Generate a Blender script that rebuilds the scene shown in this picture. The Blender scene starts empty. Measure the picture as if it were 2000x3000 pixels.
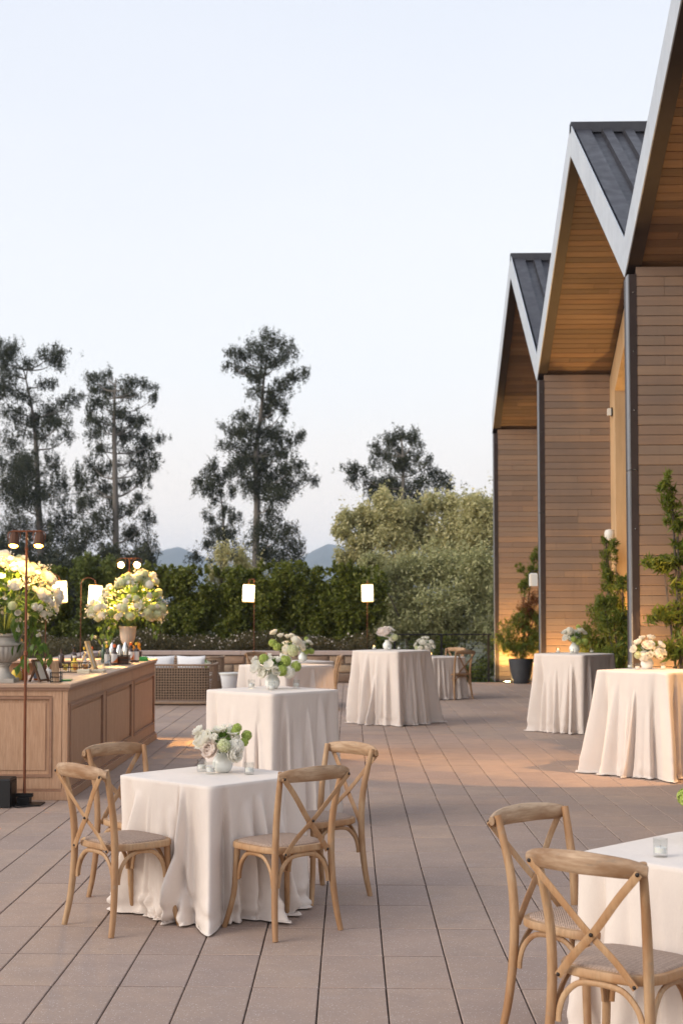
import bpy, math, random
import numpy as np
from mathutils import Vector, Matrix, noise
R = math.radians
scene = bpy.context.scene
C = scene.collection

# ------------------------------------------------------------------ camera
CAM_H = 1.753
cam_data = bpy.data.cameras.new('camera')
cam = bpy.data.objects.new('camera', cam_data)
C.objects.link(cam)
cam.location = (0, 0, CAM_H)
cam.rotation_euler = (R(92.8), 0, R(1.68))
cam_data.sensor_fit = 'VERTICAL'
cam_data.sensor_height = 36.0
cam_data.sensor_width = 24.0
cam_data.lens = 4290 / 3000 * 36
cam_data.shift_x = 100 / 3000
cam_data.shift_y = 55 / 3000
cam_data.clip_start = 0.1
cam_data.clip_end = 12000
cam_data.dof.use_dof = True
cam_data.dof.focus_distance = 7.9
cam_data.dof.aperture_fstop = 5.0
cam_data.dof.aperture_blades = 9
scene.camera = cam

# ------------------------------------------------------------------ sky
SUN_AZ = R(-118)      # measured from +Y towards +X: the glow left behind the camera
SUN_EL = R(9)
world = bpy.data.worlds.new('World')
scene.world = world
world.use_nodes = True
wn, wl = world.node_tree.nodes, world.node_tree.links
wn.clear()
w_out = wn.new('ShaderNodeOutputWorld')
w_bg = wn.new('ShaderNodeBackground')
w_sky = wn.new('ShaderNodeTexSky')
w_sky.sky_type = 'NISHITA'
w_sky.sun_disc = False
w_sky.sun_elevation = SUN_EL
w_sky.sun_rotation = SUN_AZ
w_sky.altitude = 50
w_sky.air_density = 1.0
w_sky.dust_density = 2.0
w_tc = wn.new('ShaderNodeTexCoord')
w_sep = wn.new('ShaderNodeSeparateXYZ')
w_ramp = wn.new('ShaderNodeValToRGB')
cr = w_ramp.color_ramp
cr.elements[0].position = 0.0
cr.elements[0].color = (0.84, 0.72, 0.62, 1)
cr.elements[1].position = 1.0
cr.elements[1].color = (0.405, 0.435, 0.51, 1)
for pos, col in ((0.08, (0.68, 0.62, 0.575, 1)), (0.18, (0.60, 0.60, 0.61, 1)),
                 (0.42, (0.485, 0.51, 0.57, 1))):
    e = cr.elements.new(pos)
    e.color = col
w_noise = wn.new('ShaderNodeTexNoise')
w_noise.inputs['Scale'].default_value = 1.6
w_noise.inputs['Detail'].default_value = 3
w_map = wn.new('ShaderNodeMapping')
w_map.inputs['Scale'].default_value = (1, 1, 3.2)
w_mul = wn.new('ShaderNodeMath'); w_mul.operation = 'MULTIPLY_ADD'
w_mul.inputs[1].default_value = 0.13
w_scale = wn.new('ShaderNodeVectorMath'); w_scale.operation = 'SCALE'
w_scale.inputs['Scale'].default_value = 0.10
w_mix = wn.new('ShaderNodeMix'); w_mix.data_type = 'RGBA'
w_mix.inputs['Factor'].default_value = 0.10
wl.new(w_tc.outputs['Generated'], w_sep.inputs[0])
wl.new(w_tc.outputs['Generated'], w_map.inputs['Vector'])
wl.new(w_map.outputs[0], w_noise.inputs['Vector'])
wl.new(w_noise.outputs['Fac'], w_mul.inputs[0])
w_off = wn.new('ShaderNodeMath'); w_off.operation = 'ADD'; w_off.inputs[1].default_value = -0.065
wl.new(w_sep.outputs['Z'], w_off.inputs[0])
wl.new(w_off.outputs[0], w_mul.inputs[2])
wl.new(w_mul.outputs[0], w_ramp.inputs['Fac'])
wl.new(w_sky.outputs[0], w_scale.inputs[0])
wl.new(w_ramp.outputs['Color'], w_mix.inputs['A'])
wl.new(w_scale.outputs[0], w_mix.inputs['B'])
wl.new(w_mix.outputs['Result'], w_bg.inputs['Color'])
w_bg.inputs['Strength'].default_value = 1.0
wl.new(w_bg.outputs[0], w_out.inputs['Surface'])

sun_data = bpy.data.lights.new('sun', 'SUN')
sun_data.energy = 1.35
sun_data.angle = R(35)
sun_data.color = (1.0, 0.90, 0.78)
sun = bpy.data.objects.new('sun', sun_data)
C.objects.link(sun)
sun_dir = Vector((math.sin(SUN_AZ) * math.cos(R(24)), math.cos(SUN_AZ) * math.cos(R(24)), math.sin(R(24))))
sun.rotation_euler = sun_dir.to_track_quat('Z', 'Y').to_euler()
sun.location = (-8, -4, 9)

scene.view_settings.view_transform = 'Standard'
scene.view_settings.look = 'None'
scene.view_settings.exposure = 0.92
scene.view_settings.gamma = 1.0
scene.render.engine = 'CYCLES'
scene.cycles.use_denoising = True
scene.cycles.max_bounces = 7
scene.cycles.transparent_max_bounces = 12
scene.cycles.caustics_reflective = False
scene.cycles.caustics_refractive = False
scene.cycles.sample_clamp_indirect = 4.0
scene.cycles.volume_bounces = 2

# ------------------------------------------------------------------ materials
def mat(name, base, rough=0.6, metal=0.0, **k):
    """Principled material. k: grain=(scale vec, strength, colour2), bump=(scale, strength, distance),
    rnd=(colour2, 'object'|'island'), trans, emit=(colour, strength), coat, spec, ior"""
    m = bpy.data.materials.new(name)
    m.use_nodes = True
    nt = m.node_tree
    N, L = nt.nodes, nt.links
    b = N['Principled BSDF']
    b.inputs['Roughness'].default_value = rough
    b.inputs['Metallic'].default_value = metal
    b.inputs['Base Color'].default_value = (*base, 1)
    if 'spec' in k: b.inputs['Specular IOR Level'].default_value = k['spec']
    if 'sheen' in k: b.inputs['Sheen Weight'].default_value = k['sheen']
    if 'ior' in k: b.inputs['IOR'].default_value = k['ior']
    if 'transmission' in k: b.inputs['Transmission Weight'].default_value = k['transmission']
    if 'sss' in k:
        b.inputs['Subsurface Weight'].default_value = k['sss']
        b.inputs['Subsurface Radius'].default_value = (0.01, 0.008, 0.005)
        b.inputs['Subsurface Scale'].default_value = 1.0
    if 'emit' in k:
        b.inputs['Emission Color'].default_value = (*k['emit'][0], 1)
        b.inputs['Emission Strength'].default_value = k['emit'][1]
    tc = N.new('ShaderNodeTexCoord')
    src = k.get('coord', 'Object')
    col = None
    def rgb(c):
        n = N.new('ShaderNodeRGB'); n.outputs[0].default_value = (*c, 1); return n.outputs[0]
    def mixn(f, a, c, mode='MIX'):
        n = N.new('ShaderNodeMix'); n.data_type = 'RGBA'; n.blend_type = mode
        if isinstance(f, float): n.inputs['Factor'].default_value = f
        else: L.new(f, n.inputs['Factor'])
        L.new(a, n.inputs['A']); L.new(c, n.inputs['B'])
        return n.outputs['Result']
    if 'rnd' in k:
        if k['rnd'][1] == 'object':
            rn = N.new('ShaderNodeObjectInfo'); ro = rn.outputs['Random']
        else:
            rn = N.new('ShaderNodeNewGeometry'); ro = rn.outputs['Random Per Island']
        ramp = N.new('ShaderNodeValToRGB')
        cols = [base] + list(k['rnd'][0])
        els = ramp.color_ramp.elements
        while len(els) < len(cols): els.new(0.5)
        for i, c_ in enumerate(cols):
            els[i].position = i / (len(cols) - 1); els[i].color = (*c_, 1)
        L.new(ro, ramp.inputs['Fac'])
        col = ramp.outputs['Color']
    def noisenode(scale, detail=4, rough_=0.6, use=None, off=None):
        mp = N.new('ShaderNodeMapping')
        mp.inputs['Scale'].default_value = scale if isinstance(scale, tuple) else (scale,) * 3
        L.new(tc.outputs[use or src], mp.inputs['Vector'])
        if off:
            oi = N.new('ShaderNodeObjectInfo')
            mm = N.new('ShaderNodeMath'); mm.operation = 'MULTIPLY'; mm.inputs[1].default_value = 57.0
            L.new(oi.outputs['Random'], mm.inputs[0])
            cb = N.new('ShaderNodeCombineXYZ')
            for i_ in range(3): L.new(mm.outputs[0], cb.inputs[i_])
            L.new(cb.outputs[0], mp.inputs['Location'])
        n = N.new('ShaderNodeTexNoise')
        n.inputs['Scale'].default_value = 1.0
        n.inputs['Detail'].default_value = detail
        n.inputs['Roughness'].default_value = rough_
        L.new(mp.outputs[0], n.inputs['Vector'])
        return n.outputs['Fac']
    def contrast(f, lo, hi):
        n = N.new('ShaderNodeMapRange')
        n.inputs['From Min'].default_value = lo; n.inputs['From Max'].default_value = hi
        L.new(f, n.inputs['Value'])
        return n.outputs[0]
    for g in k.get('grain', ()):      # (scale, lo, hi, colour, amount)
        sc, lo, hi, c2, amt = g
        f = contrast(noisenode(sc, off=k.get('off')), lo, hi)
        mm = N.new('ShaderNodeMath'); mm.operation = 'MULTIPLY'; mm.inputs[1].default_value = amt
        L.new(f, mm.inputs[0])
        col = mixn(mm.outputs[0], col if col else rgb(base), rgb(c2))
    if 'grime' in k:                   # (scale, colour, amount): patches laid over the whole place, not per piece
        for (sc, lo, hi, c2, amt) in k['grime']:
            gp = N.new('ShaderNodeNewGeometry')
            mp = N.new('ShaderNodeMapping'); mp.inputs['Scale'].default_value = sc
            L.new(gp.outputs['Position'], mp.inputs['Vector'])
            n = N.new('ShaderNodeTexNoise'); n.inputs['Scale'].default_value = 1.0; n.inputs['Detail'].default_value = 6; n.inputs['Roughness'].default_value = 0.65
            L.new(mp.outputs[0], n.inputs['Vector'])
            f = contrast(n.outputs['Fac'], lo, hi)
            mm = N.new('ShaderNodeMath'); mm.operation = 'MULTIPLY'; mm.inputs[1].default_value = amt
            L.new(f, mm.inputs[0])
            col = mixn(mm.outputs[0], col if col else rgb(base), rgb(c2))
    if 'speck' in k:                   # (scale, threshold, colour)
        sc, th, c2 = k['speck']
        v = N.new('ShaderNodeTexVoronoi'); v.inputs['Scale'].default_value = sc
        L.new(tc.outputs[src], v.inputs['Vector'])
        f = contrast(v.outputs['Distance'], th, th * 0.5)
        wnz = N.new('ShaderNodeTexWhiteNoise'); L.new(v.outputs['Position'], wnz.inputs['Vector'])
        gt = N.new('ShaderNodeMath'); gt.operation = 'GREATER_THAN'; gt.inputs[1].default_value = 0.6
        L.new(wnz.outputs['Value'], gt.inputs[0])
        mm = N.new('ShaderNodeMath'); mm.operation = 'MULTIPLY'
        L.new(f, mm.inputs[0]); L.new(gt.outputs[0], mm.inputs[1])
        col = mixn(mm.outputs[0], col if col else rgb(base), rgb(c2))
    if col: L.new(col, b.inputs['Base Color'])
    bumps = k.get('bump', ())
    last = None
    for (sc, st, dist) in bumps:
        if sc == 'weave':
            mp = N.new('ShaderNodeMapping'); mp.inputs['Scale'].default_value = (dist[0],) * 3
            mp.inputs['Rotation'].default_value = (0, 0, R(45))
            L.new(tc.outputs[src], mp.inputs['Vector'])
            v = N.new('ShaderNodeTexChecker'); v.inputs['Scale'].default_value = 1.0
            L.new(mp.outputs[0], v.inputs['Vector'])
            h = v.outputs['Fac']
            w1 = N.new('ShaderNodeTexWave'); w1.inputs['Scale'].default_value = 0.5
            L.new(mp.outputs[0], w1.inputs['Vector'])
            dist = dist[1]
            ad = N.new('ShaderNodeMath'); ad.operation = 'ADD'
            L.new(v.outputs['Fac'], ad.inputs[0]); L.new(w1.outputs['Fac'], ad.inputs[1])
            h = ad.outputs[0]
            col2 = mixn(h, rgb(tuple(c * 0.62 for c in base)), col if col else rgb(base))
            L.new(col2, b.inputs['Base Color'])
        else:
            h = noisenode(sc, off=k.get('off'))
        bn = N.new('ShaderNodeBump')
        bn.inputs['Strength'].default_value = st
        bn.inputs['Distance'].default_value = dist
        L.new(h, bn.inputs['Height'])
        if last: L.new(last, bn.inputs['Normal'])
        last = bn.outputs[0]
    if last: L.new(last, b.inputs['Normal'])
    if 'rough_var' in k:
        f = noisenode(k['rough_var'][0])
        mr = N.new('ShaderNodeMapRange')
        mr.inputs['To Min'].default_value = k['rough_var'][1]; mr.inputs['To Max'].default_value = k['rough_var'][2]
        mr.inputs['From Min'].default_value = 0.3; mr.inputs['From Max'].default_value = 0.7
        L.new(f, mr.inputs['Value']); L.new(mr.outputs[0], b.inputs['Roughness'])
    if 'translucent' in k:
        amt, tcol = k['translucent']
        t = N.new('ShaderNodeBsdfTranslucent'); t.inputs['Color'].default_value = (*tcol, 1)
        if col:
            mu = N.new('ShaderNodeMix'); mu.data_type = 'RGBA'; mu.inputs['Factor'].default_value = 0.5
            mu.inputs['B'].default_value = (*tcol, 1)
            L.new(col, mu.inputs['A']); L.new(mu.outputs['Result'], t.inputs['Color'])
        ms = N.new('ShaderNodeMixShader'); ms.inputs[0].default_value = amt
        L.new(b.outputs[0], ms.inputs[1]); L.new(t.outputs[0], ms.inputs[2])
        L.new(ms.outputs[0], N['Material Output'].inputs['Surface'])
    return m

M = {}
M['paver'] = mat('paver_concrete', (0.43, 0.305, 0.235), 0.82, rnd=([(0.38, 0.275, 0.215), (0.45, 0.32, 0.24), (0.36, 0.26, 0.21), (0.42, 0.305, 0.245)], 'object'),
                 grain=[((5, 5, 5), 0.35, 0.7, (0.28, 0.215, 0.19), 0.5), ((160, 160, 160), 0.42, 0.62, (0.25, 0.19, 0.165), 0.45), ((40, 40, 40), 0.55, 0.75, (0.46, 0.36, 0.31), 0.35)],
                 grime=[((0.8, 0.8, 0.8), 0.45, 0.7, (0.24, 0.18, 0.155), 0.45), ((3.2, 3.2, 3.2), 0.58, 0.72, (0.46, 0.37, 0.33), 0.4), ((9, 9, 9), 0.66, 0.74, (0.17, 0.125, 0.11), 0.5)], speck=(85, 0.26, (0.66, 0.59, 0.56)), bump=[((220, 220, 220), 0.35, 0.002), ((18, 18, 18), 0.15, 0.004)], off=True)
M['paver_far'] = mat('paver_concrete_far', (0.43, 0.305, 0.235), 0.82, rnd=([(0.38, 0.275, 0.215), (0.45, 0.32, 0.24), (0.36, 0.26, 0.21), (0.42, 0.305, 0.245)], 'island'),
                 grain=[((5, 5, 5), 0.35, 0.7, (0.28, 0.215, 0.19), 0.5), ((40, 40, 40), 0.5, 0.75, (0.46, 0.36, 0.31), 0.25)], grime=[((0.8, 0.8, 0.8), 0.45, 0.7, (0.24, 0.18, 0.155), 0.45), ((3.2, 3.2, 3.2), 0.58, 0.72, (0.46, 0.37, 0.33), 0.4)],
                 bump=[((120, 120, 120), 0.25, 0.002)])
M['jointsand'] = mat('brown_joint_sand', (0.105, 0.072, 0.06), 0.95)
M['joint'] = mat('joint_sand', (0.035, 0.027, 0.025), 0.95)
M['linen'] = mat('linen_cloth', (0.745, 0.665, 0.60), 0.88, sheen=0.15, grain=[((9, 9, 9), 0.35, 0.7, (0.70, 0.615, 0.56), 0.6), ((420, 420, 90), 0.35, 0.7, (0.64, 0.565, 0.52), 0.35)],
                 bump=[((700, 700, 700), 0.12, 0.0006), ((6, 6, 2.2), 0.35, 0.03), ((22, 22, 14), 0.18, 0.006)])
WOOD = dict(off=True)
M['chairwood'] = mat('weathered_oak', (0.37, 0.190, 0.082), 0.6, rnd=([(0.29, 0.15, 0.07), (0.43, 0.235, 0.11), (0.34, 0.185, 0.09)], 'object'), grain=[((9, 9, 3.0), 0.42, 0.70, (0.56, 0.385, 0.225), 0.75), ((95, 95, 9), 0.45, 0.72, (0.28, 0.155, 0.07), 0.55), ((22, 22, 22), 0.6, 0.75, (0.30, 0.24, 0.18), 0.5)],
                     bump=[((120, 120, 10), 0.3, 0.002)], **WOOD)
M['crestwood'] = mat('worn_oak_rail', (0.33, 0.168, 0.074), 0.6, rnd=([(0.22, 0.12, 0.06), (0.45, 0.27, 0.14)], 'object'), grain=[((3.0, 9, 9), 0.40, 0.68, (0.60, 0.44, 0.30), 0.85), ((8, 90, 90), 0.42, 0.7, (0.24, 0.13, 0.06), 0.65), ((14, 40, 40), 0.6, 0.72, (0.22, 0.16, 0.11), 0.7)],
                     bump=[((8, 110, 110), 0.35, 0.002)], **WOOD)
M['seatpad'] = mat('woven_rush', (0.46, 0.33, 0.255), 0.8, bump=[('weave', 0.8, (75, 0.003))], grain=[((60, 60, 60), 0.4, 0.7, (0.3, 0.2, 0.15), 0.5)])
M['bolt'] = mat('dark_bolt', (0.05, 0.04, 0.035), 0.4, 0.8)
M['ceramic'] = mat('white_ceramic', (0.80, 0.82, 0.79), 0.22, grain=[((14, 14, 14), 0.4, 0.7, (0.72, 0.76, 0.73), 0.5)], bump=[((60, 60, 60), 0.05, 0.002)])
def thin_glass():
    m = bpy.data.materials.new('clear_glass'); m.use_nodes = True
    N, L = m.node_tree.nodes, m.node_tree.links
    N.clear()
    o = N.new('ShaderNodeOutputMaterial'); mx = N.new('ShaderNodeMixShader')
    t = N.new('ShaderNodeBsdfTransparent'); t.inputs[0].default_value = (0.95, 0.96, 0.96, 1)
    g_ = N.new('ShaderNodeBsdfGlossy'); g_.inputs['Roughness'].default_value = 0.04
    lw = N.new('ShaderNodeLayerWeight'); lw.inputs['Blend'].default_value = 0.35
    pw = N.new('ShaderNodeMath'); pw.operation = 'POWER'; pw.inputs[1].default_value = 3.0
    f = N.new('ShaderNodeMath'); f.operation = 'MULTIPLY_ADD'; f.inputs[1].default_value = 0.55; f.inputs[2].default_value = 0.05
    L.new(lw.outputs['Facing'], pw.inputs[0]); L.new(pw.outputs[0], f.inputs[0]); L.new(f.outputs[0], mx.inputs[0]); L.new(t.outputs[0], mx.inputs[1]); L.new(g_.outputs[0], mx.inputs[2])
    L.new(mx.outputs[0], o.inputs[0])
    return m
M['glass'] = thin_glass()
M['wax'] = mat('white_wax', (0.85, 0.83, 0.78), 0.5, sss=0.2)
M['flame'] = mat('flame', (1, 0.6, 0.2), 0.5, emit=((1.0, 0.55, 0.16), 9))
M['petal_white'] = mat('white_petal', (0.92, 0.90, 0.82), 0.6, rnd=([(0.93, 0.91, 0.85), (0.90, 0.87, 0.76)], 'object'), translucent=(0.45, (0.95, 0.92, 0.82)))
M['petal_blush'] = mat('blush_petal', (0.91, 0.85, 0.79), 0.6, rnd=([(0.90, 0.79, 0.73), (0.92, 0.87, 0.82)], 'island'), translucent=(0.45, (0.95, 0.86, 0.78)))
M['viburnum'] = mat('lime_floret', (0.42, 0.52, 0.10), 0.6, rnd=([(0.54, 0.62, 0.2), (0.34, 0.46, 0.07)], 'island'), translucent=(0.25, (0.5, 0.6, 0.15)))
M['viburnum_pale'] = mat('pale_lime_floret', (0.66, 0.70, 0.42), 0.6, rnd=([(0.76, 0.77, 0.55), (0.58, 0.65, 0.32)], 'island'), translucent=(0.25, (0.7, 0.72, 0.4)))
M['leaf'] = mat('bouquet_leaf', (0.10, 0.19, 0.035), 0.45, rnd=([(0.06, 0.13, 0.025), (0.15, 0.25, 0.05)], 'island'), translucent=(0.3, (0.22, 0.36, 0.05)))
M['stem'] = mat('green_stem', (0.10, 0.16, 0.04), 0.6)
M['barwood'] = mat('bar_oak', (0.42, 0.24, 0.14), 0.55, grain=[((70, 70, 4.0), 0.35, 0.7, (0.56, 0.36, 0.235), 0.75), ((160, 160, 9), 0.5, 0.72, (0.26, 0.14, 0.085), 0.55)], bump=[((160, 160, 9), 0.2, 0.0015)])
M['bartop'] = mat('bar_top_oak', (0.40, 0.26, 0.18), 0.42, grain=[((6, 70, 70), 0.35, 0.7, (0.5, 0.34, 0.24), 0.6)])
M['bartrim'] = mat('bar_moulding', (0.27, 0.145, 0.09), 0.5, grain=[((20, 20, 20), 0.35, 0.7, (0.36, 0.21, 0.13), 0.6)])
M['copper'] = mat('aged_copper_tube', (0.22, 0.085, 0.045), 0.45, 0.7, grain=[((8, 8, 8), 0.4, 0.7, (0.16, 0.06, 0.035), 0.7)])
M['blackmetal'] = mat('black_metal', (0.015, 0.015, 0.016), 0.45, 0.5)
M['blackplastic'] = mat('black_case', (0.006, 0.006, 0.007), 0.55)
M['lampshade'] = mat('lit_lampshade', (0.9, 0.8, 0.6), 0.8, emit=((1.0, 0.76, 0.38), 3.2))
M['shadeedge'] = mat('shade_ring', (0.8, 0.55, 0.25), 0.7, emit=((1.0, 0.55, 0.15), 1.1))
M['lampglow'] = mat('spot_bulb', (1, 0.8, 0.5), 0.5, emit=((1.0, 0.66, 0.22), 110))
M['lampglow_soft'] = mat('spot_glow', (1, 0.7, 0.3), 0.5, emit=((1.0, 0.50, 0.08), 14))
M['lampbody'] = mat('bronze_spot_can', (0.12, 0.055, 0.03), 0.45, 0.6)
M['stone_urn'] = mat('grey_stone', (0.44, 0.41, 0.37), 0.85, grain=[((12, 12, 12), 0.35, 0.7, (0.30, 0.28, 0.25), 0.7)], bump=[((60, 60, 60), 0.3, 0.004)])
M['plaster_urn'] = mat('whitewashed_plaster', (0.62, 0.52, 0.43), 0.7, grain=[((14, 14, 5), 0.35, 0.7, (0.45, 0.36, 0.29), 0.6)])
M['wicker'] = mat('wicker', (0.27, 0.18, 0.12), 0.7, grain=[((30, 30, 30), 0.35, 0.7, (0.40, 0.28, 0.19), 0.8)])
M['pillow'] = mat('white_cushion_fabric', (0.80, 0.80, 0.82), 0.9, bump=[((8, 8, 8), 0.4, 0.02)])
M['fascia'] = mat('galvanised_fascia', (0.52, 0.56, 0.61), 0.5, 0.15, grain=[((1.3, 1.3, 1.3), 0.35, 0.7, (0.42, 0.46, 0.52), 0.7), ((14, 14, 3), 0.5, 0.75, (0.58, 0.62, 0.66), 0.4), ((11, 11, 0.8), 0.55, 0.8, (0.34, 0.37, 0.41), 0.5)], rough_var=((6, 6, 6), 0.35, 0.6))
M['postskin'] = mat('brushed_post_skin', (0.25, 0.26, 0.285), 0.45, 0.3, grain=[((3, 3, 1), 0.4, 0.7, (0.17, 0.18, 0.20), 0.7)])
M['darksteel'] = mat('dark_bronze_steel', (0.042, 0.029, 0.027), 0.5, 0.2, grain=[((5, 5, 5), 0.4, 0.7, (0.06, 0.043, 0.04), 0.6)])
M['roofsteel'] = mat('charcoal_roof_steel', (0.050, 0.050, 0.060), 0.45, 0.25, grain=[((2, 2, 2), 0.4, 0.7, (0.036, 0.036, 0.044), 0.7), ((25, 25, 25), 0.6, 0.75, (0.085, 0.085, 0.09), 0.4), ((9, 1.2, 1.2), 0.5, 0.8, (0.09, 0.088, 0.09), 0.35)], rough_var=((5, 5, 5), 0.32, 0.55))
CED = [(0.36, 0.24, 0.158), (0.24, 0.17, 0.128), (0.33, 0.205, 0.13), (0.27, 0.20, 0.15), (0.38, 0.24, 0.15), (0.20, 0.14, 0.103), (0.31, 0.22, 0.155)]
M['cedar'] = mat('weathered_cedar_plank', (0.25, 0.165, 0.12), 0.62, rnd=(CED, 'object'), grain=[((1.4, 30, 45), 0.36, 0.7, (0.22, 0.15, 0.11), 0.5), ((4, 90, 140), 0.5, 0.72, (0.33, 0.22, 0.16), 0.5), ((0.8, 5, 5), 0.5, 0.75, (0.19, 0.15, 0.135), 0.5)],
                 grime=[((0.9, 0.9, 0.35), 0.45, 0.7, (0.17, 0.13, 0.11), 0.45), ((14, 14, 1.2), 0.58, 0.75, (0.14, 0.10, 0.08), 0.35)], bump=[((3, 90, 130), 0.3, 0.003)], off=True)
SOF = [(0.30, 0.17, 0.095), (0.15, 0.092, 0.056), (0.24, 0.145, 0.09), (0.35, 0.21, 0.12), (0.13, 0.08, 0.05), (0.22, 0.13, 0.075)]
M['soffit'] = mat('sheltered_cedar_plank', (0.23, 0.125, 0.068), 0.55, rnd=(SOF, 'object'), grain=[((1.4, 30, 45), 0.36, 0.7, (0.15, 0.078, 0.042), 0.55), ((4, 90, 140), 0.5, 0.72, (0.33, 0.19, 0.10), 0.4)],
                  bump=[((3, 90, 130), 0.3, 0.003)], off=True)
M['paleoak'] = mat('pale_oak_lining', (0.62, 0.43, 0.25), 0.5, grain=[((6, 6, 0.9), 0.38, 0.66, (0.42, 0.26, 0.13), 0.6), ((60, 60, 4), 0.45, 0.7, (0.60, 0.42, 0.25), 0.5)])
M['darkglass'] = mat('window_glass', (0.02, 0.022, 0.025), 0.06, spec=0.8)
M['whiteplastic'] = mat('white_fixture', (0.75, 0.74, 0.70), 0.4)
M['pot'] = mat('charcoal_planter', (0.045, 0.048, 0.055), 0.6, grain=[((6, 6, 6), 0.4, 0.7, (0.065, 0.068, 0.075), 0.6)])
M['soil'] = mat('soil', (0.03, 0.022, 0.015), 0.95)
SND = [(0.38, 0.26, 0.17), (0.28, 0.21, 0.16), (0.46, 0.33, 0.21), (0.24, 0.19, 0.16), (0.42, 0.25, 0.15)]
M['sandstone'] = mat('sandstone_block', (0.36, 0.27, 0.19), 0.9, rnd=(SND, 'object'), grain=[((9, 9, 9), 0.35, 0.7, (0.22, 0.16, 0.12), 0.6)], bump=[((16, 16, 16), 0.6, 0.02)], off=True)
M['capstone'] = mat('cast_cap_stone', (0.47, 0.37, 0.33), 0.8, grain=[((8, 8, 8), 0.4, 0.7, (0.39, 0.30, 0.26), 0.5)])
M['mortar'] = mat('mortar', (0.20, 0.16, 0.13), 0.95)
def leafmat(name, cols, tr=(0.10, 0.16, 0.03), amt=0.25, rough=0.5):
    return mat(name, cols[0], rough, rnd=(cols[1:], 'island'), translucent=(amt, tr), spec=0.3)
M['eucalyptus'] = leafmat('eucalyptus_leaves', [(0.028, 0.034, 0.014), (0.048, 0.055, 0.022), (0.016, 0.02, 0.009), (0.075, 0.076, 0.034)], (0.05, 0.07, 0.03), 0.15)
M['hedge'] = leafmat('hedge_leaves', [(0.09, 0.12, 0.014), (0.16, 0.185, 0.025), (0.05, 0.07, 0.012), (0.24, 0.245, 0.045), (0.10, 0.12, 0.018)], (0.22, 0.27, 0.02))
M['hedge_bright'] = leafmat('light_hedge_leaves', [(0.10, 0.13, 0.028), (0.16, 0.19, 0.045), (0.07, 0.10, 0.02), (0.22, 0.25, 0.07)], (0.16, 0.2, 0.04))
M['olive'] = leafmat('olive_leaves', [(0.42, 0.40, 0.19), (0.56, 0.52, 0.27), (0.27, 0.28, 0.13), (0.66, 0.58, 0.31), (0.44, 0.42, 0.19)], (0.52, 0.48, 0.2))
M['greyolive'] = leafmat('grey_green_leaves', [(0.36, 0.37, 0.17), (0.50, 0.49, 0.25), (0.22, 0.24, 0.11), (0.58, 0.53, 0.28)], (0.46, 0.46, 0.2))
M['heather'] = leafmat('dry_groundcover_leaves', [(0.075, 0.065, 0.025), (0.11, 0.085, 0.035), (0.05, 0.05, 0.02), (0.15, 0.11, 0.05)], (0.1, 0.09, 0.03))
M['blossom'] = mat('small_pale_blossom', (0.62, 0.55, 0.48), 0.7)
M['podocarpus'] = leafmat('podocarpus_leaves', [(0.11, 0.16, 0.022), (0.19, 0.23, 0.035), (0.07, 0.11, 0.018), (0.27, 0.28, 0.045)], (0.28, 0.32, 0.04), 0.4)
M['rustleaf'] = leafmat('rusty_leaves', [(0.26, 0.09, 0.03), (0.20, 0.08, 0.03), (0.14, 0.09, 0.025)], (0.3, 0.12, 0.03), 0.35)
M['bark_pale'] = mat('pale_eucalyptus_bark', (0.17, 0.15, 0.13), 0.85, grain=[((2, 2, 0.5), 0.4, 0.65, (0.12, 0.10, 0.085), 0.8)])
M['bark_dark'] = mat('dark_bark', (0.07, 0.055, 0.045), 0.9, grain=[((20, 20, 4), 0.4, 0.65, (0.12, 0.10, 0.08), 0.6)])
M['grass'] = leafmat('grass_blades', [(0.045, 0.09, 0.015), (0.07, 0.12, 0.02), (0.03, 0.06, 0.012)], (0.08, 0.13, 0.02))
M['ground'] = mat('dry_meadow', (0.09, 0.08, 0.04), 0.95, grain=[((0.1, 0.1, 0.1), 0.4, 0.6, (0.05, 0.065, 0.025), 0.8)])
M['hill'] = mat('wooded_hill', (0.060, 0.066, 0.048), 0.95, grain=[((0.012, 0.012, 0.012), 0.42, 0.6, (0.13, 0.115, 0.08), 0.6), ((0.05, 0.05, 0.05), 0.45, 0.6, (0.045, 0.055, 0.04), 0.6)])
def plain(key, name, c, rough=0.5, **k):
    M[key] = mat(name, c, rough, **k)
plain('bottle_amber', 'amber_liquor', (0.42, 0.12, 0.02), 0.12, spec=0.7)
plain('bottle_brown', 'dark_brown_glass', (0.05, 0.02, 0.01), 0.1, spec=0.8)
plain('bottle_green', 'dark_green_glass', (0.03, 0.07, 0.03), 0.12, spec=0.7)
plain('label_white', 'white_paper_label', (0.72, 0.71, 0.69), 0.7)
plain('label_blue', 'blue_paper_label', (0.18, 0.28, 0.42), 0.7)
plain('label_orange', 'orange_paper_label', (0.62, 0.17, 0.03), 0.6)
plain('cap_yellow', 'yellow_cap', (0.75, 0.45, 0.02), 0.4)
plain('cap_orange', 'orange_cap', (0.75, 0.13, 0.02), 0.4)
plain('cap_red', 'red_cap', (0.45, 0.03, 0.02), 0.4)
plain('steel', 'polished_steel', (0.6, 0.58, 0.55), 0.12, metal=1.0)
plain('green_plastic', 'green_mat', (0.02, 0.22, 0.035), 0.5)
plain('napkin', 'cream_napkin', (0.80, 0.72, 0.55), 0.8)
plain('straw', 'paper_straws', (0.55, 0.38, 0.24), 0.7)
plain('lemon', 'lemon_slices', (0.75, 0.55, 0.06), 0.5)
plain('orange_fruit', 'orange_slices', (0.75, 0.30, 0.03), 0.5)
plain('framewood', 'dark_frame_wood', (0.13, 0.06, 0.03), 0.5)
plain('framegold', 'gilt_frame', (0.60, 0.42, 0.20), 0.4)
plain('paper', 'cream_card', (0.75, 0.70, 0.60), 0.7)
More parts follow.
